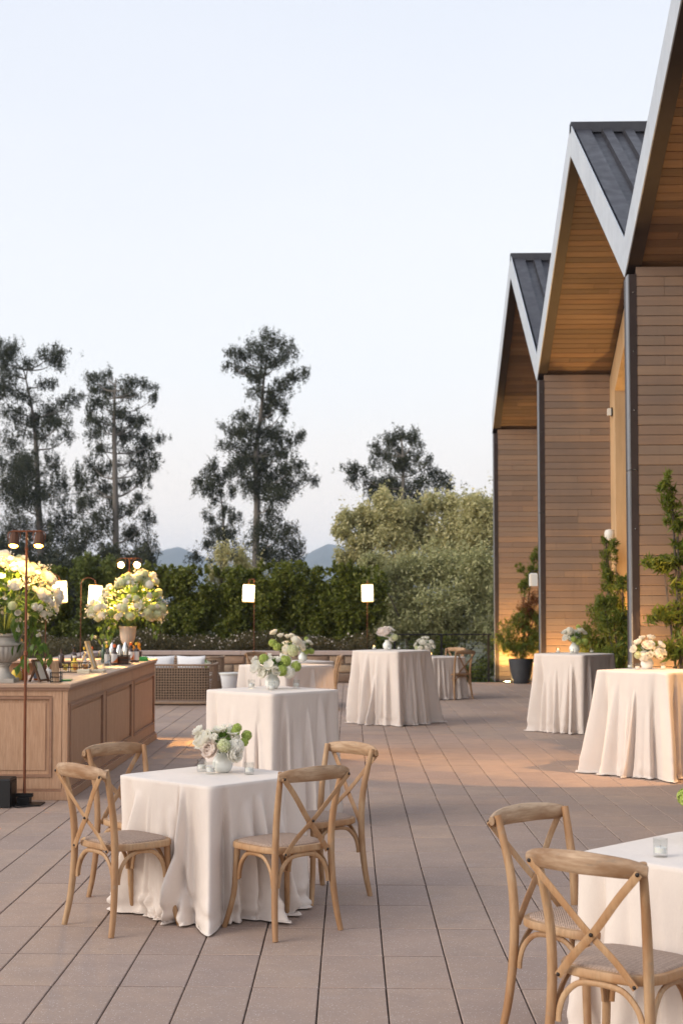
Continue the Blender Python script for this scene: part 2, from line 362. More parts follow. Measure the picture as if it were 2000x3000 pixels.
plain('candle_yellow', 'ochre_taper', (0.70, 0.36, 0.03), 0.5)

# ------------------------------------------------------------------ mesh helpers
class MB:
    def __init__(s): s.v = []; s.f = []
    def add(s, vs, fs, mtx=None):
        o = len(s.v)
        s.v += [tuple(mtx @ Vector(p)) if mtx else tuple(p) for p in vs]
        s.f += [tuple(i + o for i in q) for q in fs]
        return s
    def box(s, lo, hi, mtx=None, ch=0.0):
        (x0, y0, z0), (x1, y1, z1) = lo, hi
        if ch > 0:      # chamfered top edges
            v = [(x0, y0, z0), (x1, y0, z0), (x1, y1, z0), (x0, y1, z0),
                 (x0, y0, z1 - ch), (x1, y0, z1 - ch), (x1, y1, z1 - ch), (x0, y1, z1 - ch),
                 (x0 + ch, y0 + ch, z1), (x1 - ch, y0 + ch, z1), (x1 - ch, y1 - ch, z1), (x0 + ch, y1 - ch, z1)]
            f = [(3, 2, 1, 0), (8, 9, 10, 11)]
            for i in range(4):
                j = (i + 1) % 4
                f += [(i, j, j + 4, i + 4), (i + 4, j + 4, j + 8, i + 8)]
            return s.add(v, f, mtx)
        v = [(x0, y0, z0), (x1, y0, z0), (x1, y1, z0), (x0, y1, z0), (x0, y0, z1), (x1, y0, z1), (x1, y1, z1), (x0, y1, z1)]
        f = [(3, 2, 1, 0), (4, 5, 6, 7), (0, 1, 5, 4), (1, 2, 6, 5), (2, 3, 7, 6), (3, 0, 4, 7)]
        return s.add(v, f, mtx)
    def lathe(s, prof, seg=20, mtx=None, flute=0.0, nfl=16, cap=True):
        vs, fs = [], []
        for (r, z) in prof:
            for k in range(seg):
                a = 2 * math.pi * k / seg
                rr = r * (1 + flute * math.cos(nfl * a)) if flute else r
                vs.append((rr * math.cos(a), rr * math.sin(a), z))
        n = len(prof)
        for i in range(n - 1):
            for k in range(seg):
                k2 = (k + 1) % seg
                fs.append((i * seg + k, i * seg + k2, (i + 1) * seg + k2, (i + 1) * seg + k))
        if cap:
            fs.append(tuple(range(seg - 1, -1, -1)))
            fs.append(tuple((n - 1) * seg + k for k in range(seg)))
        return s.add(vs, fs, mtx)
    def sweep(s, path, w, h=None, ref=None, seg=8, round_=True, cap=True, mtx=None):
        """sweep an ellipse (or rounded rectangle) of half sizes w, h along path; w/h may be lists."""
        P = [Vector(p) for p in path]
        n = len(P)
        h = w if h is None else h
        W = w if isinstance(w, (list, tuple)) else [w] * n
        H = h if isinstance(h, (list, tuple)) else [h] * n
        vs, fs = [], []
        prevN = None
        for i in range(n):
            T = (P[min(i + 1, n - 1)] - P[max(i - 1, 0)]).normalized()
            if ref is not None: Nn = Vector(ref)
            elif prevN is not None: Nn = prevN
            else: Nn = Vector((0, 0, 1)) if abs(T.z) < 0.9 else Vector((0, 1, 0))
            Nn = (Nn - T * Nn.dot(T))
            if Nn.length < 1e-5: Nn = T.orthogonal()
            Nn.normalize(); prevN = Nn
            B = T.cross(Nn)
            for k in range(seg):
                a = 2 * math.pi * (k + 0.5) / seg
                ca, sa = math.cos(a), math.sin(a)
                if not round_:
                    m_ = max(abs(ca), abs(sa)); ca /= m_; sa /= m_
                    ca = max(-1, min(1, ca)); sa = max(-1, min(1, sa))
                vs.append(P[i] + B * (W[i] * ca) + Nn * (H[i] * sa))
        for i in range(n - 1):
            for k in range(seg):
                k2 = (k + 1) % seg
                fs.append((i * seg + k, i * seg + k2, (i + 1) * seg + k2, (i + 1) * seg + k))
        if cap:
            fs.append(tuple(range(seg - 1, -1, -1)))
            fs.append(tuple((n - 1) * seg + k for k in range(seg)))
        return s.add(vs, fs, mtx)
    def build(s, name, material, parent=None, smooth=True, loc=None, rot=None, angle=40):
        me = bpy.data.meshes.new(name)
        me.from_pydata(s.v, [], s.f)
        me.materials.append(material)
        if smooth:
            me.polygons.foreach_set('use_smooth', [True] * len(me.polygons))
            me.set_sharp_from_angle(angle=R(angle))
        me.update()
        return link(name, me, parent, loc, rot)

def link(name, me, parent=None, loc=None, rot=None):
    o = bpy.data.objects.new(name, me)
    C.objects.link(o)
    if parent: o.parent = parent
    if loc: o.location = loc
    if rot: o.rotation_euler = rot
    return o

def tag(o, label=None, cat=None, group=None, kind=None):
    if label: o['label'] = label
    if cat: o['category'] = cat
    if group: o['group'] = group
    if kind: o['kind'] = kind
    return o

def thing(name, label, cat, loc=(0, 0, 0), rz=0, group=None):
    o = bpy.data.objects.new(name, None)
    o.empty_display_size = 0.1
    C.objects.link(o)
    o.location = loc
    o.rotation_euler = (0, 0, rz)
    return tag(o, label, cat, group)

def kids(o): return [c for c in bpy.data.objects if c.parent == o]
def copy_tree(o, parent=None, ch=None):
    if ch is None:
        ch = {}
        for c in bpy.data.objects:
            if c.parent: ch.setdefault(c.parent.name, []).append(c)
    c = o.copy(); C.objects.link(c)
    if parent: c.parent = parent
    for k_ in ch.get(o.name, []): copy_tree(k_, c, ch)
    return c

def spline(pts, n=6):
    P = [Vector(p) for p in pts]
    P = [P[0] * 2 - P[1]] + P + [P[-1] * 2 - P[-2]]
    out = []
    for i in range(1, len(P) - 2):
        for k in range(n):
            t = k / n
            a, b, c, d = P[i - 1], P[i], P[i + 1], P[i + 2]
            out.append(0.5 * ((2 * b) + (c - a) * t + (2 * a - 5 * b + 4 * c - d) * t * t + (3 * b - a - 3 * c + d) * t ** 3))
    out.append(P[-2])
    return out

def quads_object(name, V, material, parent=None, kind=None, tris=False):
    """V: (n,4,3) array of leaf quads -> one mesh."""
    n, k = V.shape[0], V.shape[1]
    me = bpy.data.meshes.new(name)
    me.vertices.add(n * k); me.vertices.foreach_set('co', V.reshape(-1).astype(np.float32))
    me.loops.add(n * k); me.loops.foreach_set('vertex_index', np.arange(n * k, dtype=np.int32))
    me.polygons.add(n)
    me.polygons.foreach_set('loop_start', np.arange(0, n * k, k, dtype=np.int32))
    me.polygons.foreach_set('loop_total', np.full(n, k, dtype=np.int32))
    me.materials.append(material)
    me.update(calc_edges=True)
    o = link(name, me, parent)
    if kind: o['kind'] = kind
    return o

rs = np.random.RandomState(7)
def leaf_quads(cent, size, aspect=0.45, droop=None, spread=1.0):
    """diamond leaves at points cent (n,3)."""
    n = len(cent)
    d = rs.normal(size=(n, 3))
    if droop is not None: d = d * spread + np.array(droop)
    d /= np.linalg.norm(d, axis=1)[:, None]
    u = rs.normal(size=(n, 3)); u -= (u * d).sum(1)[:, None] * d
    u /= np.linalg.norm(u, axis=1)[:, None]
    L_ = size * rs.uniform(0.6, 1.3, (n, 1))
    a = cent - d * L_ * 0.5; b = cent + u * L_ * aspect * 0.5
    c = cent + d * L_ * 0.5; e = cent - u * L_ * aspect * 0.5
    return np.stack([a, b, c, e], 1)

def feather_points(clumps, dens, seed, tuft=1.0):
    """airy foliage: many small hanging tufts, some thrown well outside each clump."""
    r = np.random.RandomState(seed)
    out = []
    for (x, y, z, a, b, c) in clumps:
        n = max(10, int(dens * (a * b + b * c + a * c)))
        nt = max(5, n // 9)
        d = r.normal(size=(nt, 3)) * np.array([.62, .62, .62])
        far = r.rand(nt) < .18
        d[far] *= 1.3
        idx = r.randint(0, nt, n)
        p = d[idx] * np.array([a, b, c]) + r.normal(size=(n, 3)) * np.array([.07, .07, .14]) * tuft
        out.append(p + np.array([x, y, z]))
    return np.concatenate(out)

def blob_points(clumps, density, shell=0.5, nmin=20, cap=100000):
    """points in ellipsoid clumps [(x,y,z,rx,ry,rz)], more near the surface, in sub-tufts."""
    out = []
    for (x, y, z, a, b, c) in clumps:
        n = max(nmin, int(density * (a * b + b * c + a * c)))
        nt = max(4, n // 16)
        d = rs.normal(size=(nt, 3)); d /= np.linalg.norm(d, axis=1)[:, None]
        r = rs.uniform(0, 1, (nt, 1)) ** shell
        tuft = d * r
        idx = rs.randint(0, nt, n)
        p = tuft[idx] + rs.normal(scale=0.16, size=(n, 3))
        out.append(p * np.array([a, b, c]) + np.array([x, y, z]))
    P = np.concatenate(out)
    if len(P) > cap: P = P[rs.permutation(len(P))[:cap]]
    return P
# ================================================================== SETTING
# ground, distant hills, terrace base
g = MB().box((-3000, -60, -1.0), (3000, 3300, -0.35))
tag(g.build('ground', M['ground'], smooth=False), kind='structure')

def ridge(x):      # ridge height in metres seen from the terrace
    pts = [(-1500, 36), (-404, 39), (-270, 43), (-212, 50), (-178, 60), (-145, 47), (-109, 39), (-60, 44), (-22, 63), (22, 53), (87, 56), (176, 48), (355, 40), (800, 46), (1500, 36)]
    for (a, b), (c, d) in zip(pts, pts[1:]):
        if x <= c:
            t = (x - a) / (c - a); t = t * t * (3 - 2 * t)
            return b + (d - b) * t
    return 44
hv, hf = [], []
NX, NY = 170, 26
for j in range(NY):
    y = (1080 + j * 38) * 2.8
    for i in range(NX):
        x = (-1300 + i * (2600 / (NX - 1))) * 2.8
        t = min(1.0, j / 13)
        prof = math.sin(t * math.pi / 2) if j <= 13 else 1 - (j - 13) / 16
        nz = noise.fractal(Vector((x / 450, y / 450, 0.3)), 0.9, 2.1, 5)
        hv.append((x, y, -1 + (ridge(x * 1500 / y) * prof + nz * 3.5 * prof * (0.3 if 10 < j < 16 else 1)) * 2.8))
for j in range(NY - 1):
    for i in range(NX - 1):
        a = j * NX + i
        hf.append((a, a + 1, a + NX + 1, a + NX))
hb = MB(); hb.v = hv; hb.f = hf
tag(hb.build('hills', M['hill'], angle=80), kind='structure')

hz = bpy.data.materials.new('haze_air'); hz.use_nodes = True
hz.node_tree.nodes.clear()
ho = hz.node_tree.nodes.new('ShaderNodeOutputMaterial')
hp = hz.node_tree.nodes.new('ShaderNodeVolumePrincipled')
hp.inputs['Color'].default_value = (0.66, 0.80, 1.0, 1)
hp.inputs['Density'].default_value = 0.00018
hp.inputs['Anisotropy'].default_value = 0.0
hz.node_tree.links.new(hp.outputs[0], ho.inputs['Volume'])
hbx = MB().box((-4000, -70, -2.2), (4000, 6000, 230)).build('haze', hz, smooth=False)
tag(hbx, kind='stuff')

terr = MB().box((-5.75, 2.0, -0.30), (13.0, 32.62, -0.045))
tag(terr.build('terrace_base', M['joint'], smooth=False), kind='structure')

# pavers: 305 x 610 mm, continuous joints along the terrace
PX, PY, JX, JY = 0.305, 0.61, 0.0065, 0.011
def paver_shape(mb, x, y, dz=0.0):
    mb.box((x + JX / 2, y + JY / 2, -0.044), (x + PX - JX / 2, y + PY - JY / 2, dz), ch=0.0035)
pm = MB(); paver_shape(pm, -PX / 2, -PY / 2)
me_p = bpy.data.meshes.new('paver'); me_p.from_pydata(pm.v, [], pm.f); me_p.materials.append(M['paver'])
rp = random.Random(5)
far = MB()
cells = []
yph = 6.155 - 0.61 * 6
for j in range(0, 52):
    y = yph + j * PY
    if y > 32.3: break
    for i in range(-19, 26 if y < 36 else 14):
        x = 0.16 + i * PX
        if x + PX > 4.37 or x < -5.56: continue
        cells.append((x, y))
def inview(x, y):
    if y < 5.3: return False
    px = 1026 + x * 4290 / y
    return -120 < px < 2120
cells_in = sorted([c for c in cells if inview(c[0] + PX / 2, c[1] + PY / 2)], key=lambda c: c[1])
near = set(cells_in[:299])
def tilt(): return rp.uniform(-0.0011, 0.0011)
terr_parent = None
for c in cells:
    if c in near:
        o = link('paver', me_p, None, (c[0] + PX / 2, c[1] + PY / 2, tilt()), (tilt() * 1.5, tilt() * 1.5, tilt() * 2))
        o['kind'] = 'structure'
        o.parent = bpy.data.objects['terrace_base']
    else:
        paver_shape(far, c[0], c[1], tilt())
fo = far.build('paver_field', M['paver_far'], smooth=False)
fo.parent = bpy.data.objects['terrace_base']; fo['kind'] = 'stuff'

js = MB()
for j in range(0, 52):
    y = yph + j * PY
    if y > 32.3: break
    js.box((-5.6, y - 0.008, -0.03), (4.35, y + 0.008, -0.0028))
jo = js.build('joint_sand', M['jointsand'], smooth=False); jo.parent = bpy.data.objects['terrace_base']; jo['kind'] = 'stuff'
# raised planting beds behind the low stone walls
bed = MB().box((-16, 32.42, -0.4), (0.62, 40.0, 0.58)).box((-16, 4, -0.4), (-6.0, 32.415, 0.575))
tag(bed.build('planting_bed', M['soil'], smooth=False), kind='structure')

# ------------------------------------------------------------------ low stone wall
def stone_wall(label, length, loc, rz, seed):
    t = thing('stone_wall', label, 'wall', loc, rz)
    L_ = length
    MB().box((0, 0.03, 0), (L_, 0.27, 0.605)).build('mortar_core', M['mortar'], t, smooth=False)
    rr = random.Random(seed)
    z = 0.0
    rows = [0.21, 0.185, 0.205]
    for h in rows:
        x = 0.0 + rr.uniform(-0.12, 0)
        while x < L_:
            w = rr.uniform(0.2, 0.62)
            a, b = max(0.004, x + 0.008), min(L_ - 0.004, x + w - 0.008)
            if b - a > 0.06:
                m = MB(); cx_, cz_ = (a + b) / 2, z + h / 2
                hw, hh = (b - a) / 2, h / 2 - 0.008
                vs, fs = [], []
                jit = lambda s_: rr.uniform(-s_, s_)
                yb = 0.05
                for (sx, sz) in ((-1, -1), (1, -1), (1, 1), (-1, 1)):
                    vs.append((sx * hw, yb, sz * hh))
                for (sx, sz) in ((-1, -1), (1, -1), (1, 1), (-1, 1)):
                    vs.append((sx * (hw - abs(jit(.012))), 0.015 + jit(.004), sz * (hh - abs(jit(.01)))))
                for (sx, sz) in ((-1, -1), (1, -1), (1, 1), (-1, 1)):
                    vs.append((sx * (hw - 0.025 - abs(jit(.015))), -0.008 + jit(.008), sz * (hh - 0.02 - abs(jit(.01)))))
                for q in range(4):
                    q2 = (q + 1) % 4
                    fs += [(q, q2, q2 + 4, q + 4), (q + 4, q2 + 4, q2 + 8, q + 8)]
                fs.append((8, 9, 10, 11))
                m.add(vs, fs)
                m.build('stone', M['sandstone'], t, loc=(cx_, 0, cz_), angle=50)
            x += w
        z += h
    x = 0.0
    while x < L_ - 0.01:
        w = min(1.5, L_ - x)
        MB().box((x + 0.003, -0.035, 0.607), (x + w - 0.003, 0.325, 0.69), ch=0.006).build('cap_stone', M['capstone'], t, smooth=False)
        x += w
    return t
stone_wall('low sandstone wall with a pale cap along the far edge of the terrace behind the wicker sofa', 6.0, (-5.40, 32.10, 0), 0, 11)
stone_wall('low sandstone wall with a pale cap running along the left side beyond the bar', 12.0, (-5.72, 20.4, 0), R(90), 12)
# mirror the side wall so that its stones face the terrace
sw = [o for o in bpy.data.objects if o.name.startswith('stone_wall')][-1]
sw.rotation_euler = (0, 0, R(90)); sw.location = (-5.42, 20.1, 0)

# ------------------------------------------------------------------ cable railing
rl = thing('cable_railing', 'black metal railing with thin horizontal cables at the far right edge of the terrace', 'railing', (0.70, 32.40, 0))
for k in range(3):
    MB().box((0.27 + k * 1.03 - 0.025, -0.025, -0.1), (0.27 + k * 1.03 + 0.025, 0.025, 1.03)).build('post', M['blackmetal'], rl, smooth=False)
MB().box((-0.05, -0.03, 1.031), (2.40, 0.03, 1.065)).build('top_rail', M['blackmetal'], rl, smooth=False)
for k in range(10):
    MB().sweep([(-0.05, 0, 0.09 + k * 0.093), (2.40, 0, 0.09 + k * 0.093)], 0.004, seg=5).build('cable', M['blackmetal'], rl)

# ================================================================== BUILDING
XF, XB, XE = 3.19, 4.39, 12.0       # outer edge, facade plane, back of what is built
VY = [8.9, 16.93, 24.95, 32.80]     # the valleys, each with its fin wall
EV, RG = 5.52, 8.19                 # underside of the fascia at the valley and at the ridge
FH = 0.455                          # fascia height
bld = thing('pavilion', 'long modern pavilion with a row of steep gables, metal roofs and cedar board walls', 'building', (XF, VY[1], 0))
def bb(mb, name, m, smooth=False):
    o = mb.build(name, m, bld, smooth=smooth)
    o.location = (-XF, -VY[1], 0)
    return o
def bb_at(me, name, x, y, z, rx=0):
    o = link(name, me, bld, (x - XF, y - VY[1], z), (rx, 0, 0))
    return o
PB = 0.1145
rb = random.Random(9)
def plank_mesh(L_, m, th=0.022):
    mb = MB()
    g_ = 0.0025
    # shiplap profile: the lower edge stands proud, the top edge is bevelled back
    prof = [(0.0, g_), (-0.002, g_ + 0.001), (-0.004, g_ + 0.006), (-0.002, PB - 0.008), (0.006, PB - 0.001), (th, PB - 0.001), (th, g_)]
    vs = [(0, y, z) for (y, z) in prof] + [(L_, y, z) for (y, z) in prof]
    n = len(prof)
    fs = [(i, i + n, (i + 1) % n + n, (i + 1) % n) for i in range(n)] + [tuple(range(n)), tuple(range(2 * n - 1, n - 1, -1))]
    mb.add(vs, fs)
    me = bpy.data.meshes.new('plank'); me.from_pydata(mb.v, [], mb.f); me.materials.append(m); me.update()
    return me
FW = XB - XF - 0.095
pl_full = plank_mesh(FW, M['cedar'])
short_planks = {q: (plank_mesh(q - 0.003, M['cedar']), plank_mesh(FW - q, M['cedar'])) for q in (0.32, 0.55, 0.78)}
for Y in VY[1:]:
    # wall core and planks on the face towards the terrace
    bb(MB().box((XF + 0.095, Y - 0.13, 0), (XB, Y + 0.13, EV + 0.068)), 'fin_core', M['darksteel'])
    k = 0
    while k * PB < EV + 0.02:
        dy_, rx_ = rb.uniform(-0.002, 0.002), rb.uniform(-0.006, 0.014)
        if rb.random() < 0.3:
            L1 = rb.choice([0.32, 0.55, 0.78])
            bb_at(short_planks[L1][0], 'wall_plank', XF + 0.095, Y - 0.152 + dy_, k * PB, rx_)
            bb_at(short_planks[L1][1], 'wall_plank', XF + 0.095 + L1, Y - 0.152 - dy_, k * PB, rx_ * 0.5)
        else:
            bb_at(pl_full, 'wall_plank', XF + 0.095, Y - 0.152 + dy_, k * PB, rx_)
        k += 1
    # post at the outer edge: dark steel with a pale outer skin, in two lengths
    for (z0, z1) in ((0.0, 3.26), (3.268, EV)):
        bb(MB().box((XF + 0.012, Y - 0.16, z0), (XF + 0.095, Y + 0.16, z1), ), 'post', M['darksteel'])
        bb(MB().box((XF - 0.002, Y - 0.163, z0), (XF + 0.0115, Y - 0.02, z1)), 'post_skin', M['postskin'])
    for k in range(8):
        bb(MB().lathe([(0.0, 0.0), (0.009, 0.0), (0.007, 0.005), (0.0, 0.006)], 8, Matrix.Translation((XF + 0.055, Y - 0.16, 0.55 + k * 0.68)) @ Matrix.Rotation(R(90), 4, 'X'), cap=False), 'bolt', M['steel'], True)
    # wall on the back face, for its own thickness
    bb(MB().box((XF + 0.095, Y + 0.131, 0), (XB, Y + 0.155, EV)), 'back_cladding', M['cedar'])

slope_a = math.atan2(RG - EV, (VY[2] - VY[1]) / 2)
for b in range(3):
    Ya, Yb = VY[b], VY[b + 1]
    Ym = (Ya + Yb) / 2
    half = (Yb - Ya) / 2
    sl = math.hypot(half, RG - EV)
    ang = math.atan2(RG - EV, half)
    for side in (0, 1):           # 0: slope rising away from the camera, 1: slope falling to the far valley
        def P(s, up):             # s metres up the slope from its valley, up metres above the underside
            y = Ya + s * math.cos(ang) if side == 0 else Yb - s * math.cos(ang)
            return y, EV + s * math.sin(ang) + up
        # fascia in two lengths
        brk = sl * 0.62
        for (s0, s1) in ((0.0, brk), (brk + 0.008, sl)):
            (y0, z0), (y1, z1) = P(s0, 0), P(s1, 0)
            vs = []
            for x in (XF - 0.012, XF + 0.002):
                vs += [(x, y0, z0), (x, y1, z1), (x, y1, z1 + FH), (x, y0, z0 + FH)]
            bb(MB().add(vs, [(0, 1, 2, 3), (7, 6, 5, 4), (0, 4, 5, 1), (1, 5, 6, 2), (2, 6, 7, 3), (3, 7, 4, 0)]), 'fascia', M['fascia'])
        # dark steel return behind the fascia
        (y0, z0), (y1, z1) = P(0, 0.012), P(sl, 0.012)
        vs = []
        for x in (XF + 0.003, XF + 0.16):
            vs += [(x, y0, z0), (x, y1, z1), (x, y1, z1 + 0.07), (x, y0, z0 + 0.07)]
        bb(MB().add(vs, [(0, 1, 2, 3), (7, 6, 5, 4), (0, 4, 5, 1), (1, 5, 6, 2), (2, 6, 7, 3), (3, 7, 4, 0)]), 'soffit_edge', M['darksteel'])
        # roof deck
        (y0, z0), (y1, z1) = P(0, 0.09), P(sl, 0.09)
        vs = []
        for x in (XF + 0.003, XE):
            vs += [(x, y0, z0), (x, y1, z1), (x, y1, z1 + 0.25), (x, y0, z0 + 0.25)]
        bb(MB().add(vs, [(0, 1, 2, 3), (7, 6, 5, 4), (0, 4, 5, 1), (1, 5, 6, 2), (2, 6, 7, 3), (3, 7, 4, 0)]), 'roof_deck', M['roofsteel'])
        # standing ribs of the metal roof
        k = 0
        x = XF + 0.03
        while x < XF + 3.9:
            w = 0.25 if k == 0 else 0.165
            (y0, z0), (y1, z1) = P(0.12, 0.342), P(sl - 0.02, 0.342)
            xs = [x, x + 0.018, x + w - 0.018, x + w]
            hs = [0, 0.075, 0.075, 0]
            vs = [(xx, y0, z0 + hh) for xx, hh in zip(xs, hs)] + [(xx, y1, z1 + hh) for xx, hh in zip(xs, hs)]
            bb(MB().add(vs, [(0, 1, 5, 4), (1, 2, 6, 5), (2, 3, 7, 6), (3, 2, 1, 0), (4, 5, 6, 7)]), 'roof_rib', M['roofsteel'])
            x += w + 0.14; k += 1
        # soffit planks on the underside
        nb = int(sl / PB)
        for q in range(nb):
            s0 = 0.03 + q * (sl - 0.05) / nb
            y, z = P(s0, 0.072)
            cuts = [XF + 0.16, XB + 0.02] if b < 2 and (rb.random() < 0.55) else [XF + 0.16, XF + 0.16 + rb.uniform(0.3, 0.95), XB + 0.02]
            if side == 0: cuts = [XF + 0.16, XB + 0.02]
            if side == 0 and b == 0: continue
            for (xa, xb_) in zip(cuts, cuts[1:]):
                me = pl_cache.setdefault(round(xb_ - xa, 2), None) if 'pl_cache' in globals() else None
                if me is None:
                    if 'pl_cache' not in globals(): pl_cache = {}
                    me = plank_mesh(round(xb_ - xa, 2) - 0.003, M['soffit'], 0.018)
                    pl_cache[round(xb_ - xa, 2)] = me
                o = link('soffit_plank', me, bld, (xa - XF, y - VY[1], z))
                # plank lies along x, its height runs up the slope, its face looks down
                if side == 1:
                    up = Vector((0, -math.cos(ang), math.sin(ang))); nrm = Vector((0, -math.sin(ang), -math.cos(ang)))
                else:
                    up = Vector((0, math.cos(ang), math.sin(ang))); nrm = Vector((0, math.sin(ang), -math.cos(ang)))
                mt = Matrix((Vector((1, 0, 0)), -nrm, up)).transposed()
                o.rotation_euler = mt.to_euler()
                o.location.x += rb.uniform(-0.001, 0.001)
    # ridge cap
    bb(MB().box((XF - 0.012, Ym - 0.07, RG + 0.325), (XE, Ym + 0.07, RG + FH + 0.02)), 'ridge_cap', M['roofsteel'])
    # recessed facade: pale oak lined gable opening with glazing set deep inside
    o_ = [(Ya + 0.13, 0), (Ya + 0.13, EV), (Ym, RG), (Yb - 0.13, EV), (Yb - 0.13, 0)]
    i_ = [(Ya + 0.62, 0), (Ya + 0.62, EV - 0.25), (Ym, RG - 0.62), (Yb - 0.62, EV - 0.25), (Yb - 0.62, 0)]
    for q in range(4):
        (ya, za), (yb2, zb) = o_[q], o_[q + 1]
        (yc, zc), (yd, zd) = i_[q], i_[q + 1]
        vs = [(XB, ya, za), (XB, yb2, zb), (XB, yd, zd), (XB, yc, zc)] + [(XB + 1.15, ya, za), (XB + 1.15, yb2, zb), (XB + 1.15, yd, zd), (XB + 1.15, yc, zc)]
        bb(MB().add(vs, [(0, 1, 2, 3), (7, 6, 5, 4), (3, 2, 6, 7), (1, 0, 4, 5), (0, 3, 7, 4), (2, 1, 5, 6)]), 'portal_lining', M['paleoak'])
    vs = [(XB + 0.9, y, z) for (y, z) in i_]
    bb(MB().add(vs + [(XB + 0.92, y, z) for (y, z) in i_], [(4, 3, 2, 1, 0), (5, 6, 7, 8, 9)]), 'window_pane', M['darkglass'])
    for q in range(1, 5):
        y = Ya + 0.62 + q * (Yb - Ya - 1.24) / 5
        zt = (EV - 0.25) + (RG - 0.62 - EV + 0.25) * (1 - abs(y - Ym) / (half - 0.62))
        bb(MB().box((XB + 0.84, y - 0.03, 0), (XB + 0.895, y + 0.03, zt)), 'mullion', M['darksteel'])
bb(MB().box((XB, VY[3] + 0.156, 0), (XE, VY[3] + 0.3, EV)), 'end_wall', M['cedar'])

# uplights set at the foot of each cedar wall
def uplight(x, y, label, energy, cone=100, lean=0.22):
    t = thing('uplight', label, 'light', (x, y, 0), 0, 'ground uplights along the pavilion')
    MB().lathe([(0.0, 0.0), (0.085, 0.0), (0.085, 0.022), (0.065, 0.03), (0.06, 0.026), (0.0, 0.026)], 20, cap=False).build('housing', M['steel'], t)
    MB().lathe([(0.0, 0.030), (0.058, 0.030), (0.058, 0.027)], 16, cap=False).build('lens', M['lampglow'], t)
    ld = bpy.data.lights.new('uplight_lamp', 'SPOT')
    ld.energy = energy; ld.color = (1.0, 0.55, 0.17); ld.spot_size = R(cone); ld.spot_blend = 0.9; ld.shadow_soft_size = 0.03
    lo = bpy.data.objects.new('uplight_lamp', ld); C.objects.link(lo); lo.parent = t
    lo.location = (0, 0, 0.07)
    d = Vector((0.0, lean, 1.0)); lo.rotation_euler = (-d).to_track_quat('Z', 'Y').to_euler()
uplight(3.42, 32.22, 'small round uplight glowing at the foot of the farthest cedar wall, left of the planter', 150)
uplight(4.08, 32.30, 'small round uplight hidden behind the charcoal planter at the farthest cedar wall', 130)
uplight(3.60, 24.38, 'small round uplight at the foot of the middle cedar wall behind the far bar table', 150)
uplight(3.40, 16.36, 'small round uplight at the foot of the nearest cedar wall', 190)

# fixtures on the pavilion
uplight(3.85, 15.9, 'uplight in front of the nearest cedar wall, throwing gold onto the soffit above', 170, 30, 0.02)
uplight(4.95, 23.7, 'uplight set inside the oak lined opening beside the middle cedar wall', 300, 84)
def porch_spot(loc, aim, energy, size, label, blend=0.15, rad=0.04, color=(1.0, 0.56, 0.24)):
    t = thing('wall_spotlight', label, 'light', loc)
    d = (Vector(aim) - Vector(loc)).normalized()
    q = d.to_track_quat('Z', 'Y').to_matrix().to_4x4()
    MB().lathe([(0.03, -0.12), (0.05, -0.11), (0.055, 0.02), (0.05, 0.02), (0.045, -0.0), (0.0, -0.0)], 16, q, cap=False).build('can', M['lampbody'], t)
    MB().lathe([(0.0, 0.004), (0.044, 0.004)], 14, q, cap=False).build('bulb', M['lampglow'], t)
    MB().sweep([(0, 0, -0.05) if False else tuple(-d * 0.08), (0.0, 0.0, 0.12), (0.09, 0.0, 0.16)], 0.01, seg=6).build('bracket', M['lampbody'], t)
    ld = bpy.data.lights.new('spot_lamp', 'SPOT')
    ld.energy = energy; ld.color = color; ld.spot_size = R(size); ld.spot_blend = blend; ld.shadow_soft_size = rad
    lo = bpy.data.objects.new('spot_lamp', ld); C.objects.link(lo); lo.parent = t
    lo.location = d * 0.06
    lo.rotation_euler = (-d).to_track_quat('Z', 'Y').to_euler()
    return t
porch_spot((4.28, 14.2, 3.6), (2.1, 16.1, 0), 330, 54, 'bronze spotlight mounted on the pavilion front beside the near right tall table', 0.08)

sx = thing('security_light', 'white domed security light on the oak frame beside the middle cedar wall', 'light', (XB - 0.01, 24.55, 2.88))
MB().lathe([(0.0, -0.10), (0.06, -0.09), (0.085, -0.04), (0.09, 0.03), (0.07, 0.08), (0.0, 0.095)], 16, Matrix.Translation((-0.06, 0, 0)), cap=False).build('dome', M['whiteplastic'], sx)
MB().box((-0.03, -0.05, -0.09), (0.0, 0.05, 0.07)).build('mount', M['blackmetal'], sx, smooth=False)
sy = thing('motion_sensor', 'small white sensor high on the oak frame beside the middle cedar wall', 'sensor', (XB - 0.01, 24.55, 4.94))
MB().box((-0.075, -0.04, -0.06), (-0.02, 0.04, 0.06), ch=0.01).build('housing', M['whiteplastic'], sy, smooth=False)
MB().box((-0.02, -0.05, -0.07), (0.0, 0.05, 0.07)).build('mount', M['blackmetal'], sy, smooth=False)
sp = thing('outdoor_speaker', 'white box speaker on a dark bracket at the edge post of the middle cedar wall', 'speaker', (XF - 0.005, 25.0, 2.05))
MB().box((-0.145, -0.09, -0.02), (-0.02, 0.09, 0.20), ch=0.02).build('cabinet', M['whiteplastic'], sp, smooth=False)
MB().sweep([(-0.15, 0, 0.19), (-0.08, 0, 0.235), (0.0, 0, 0.25)], 0.02, 0.006, seg=6).build('bracket', M['blackmetal'], sp)

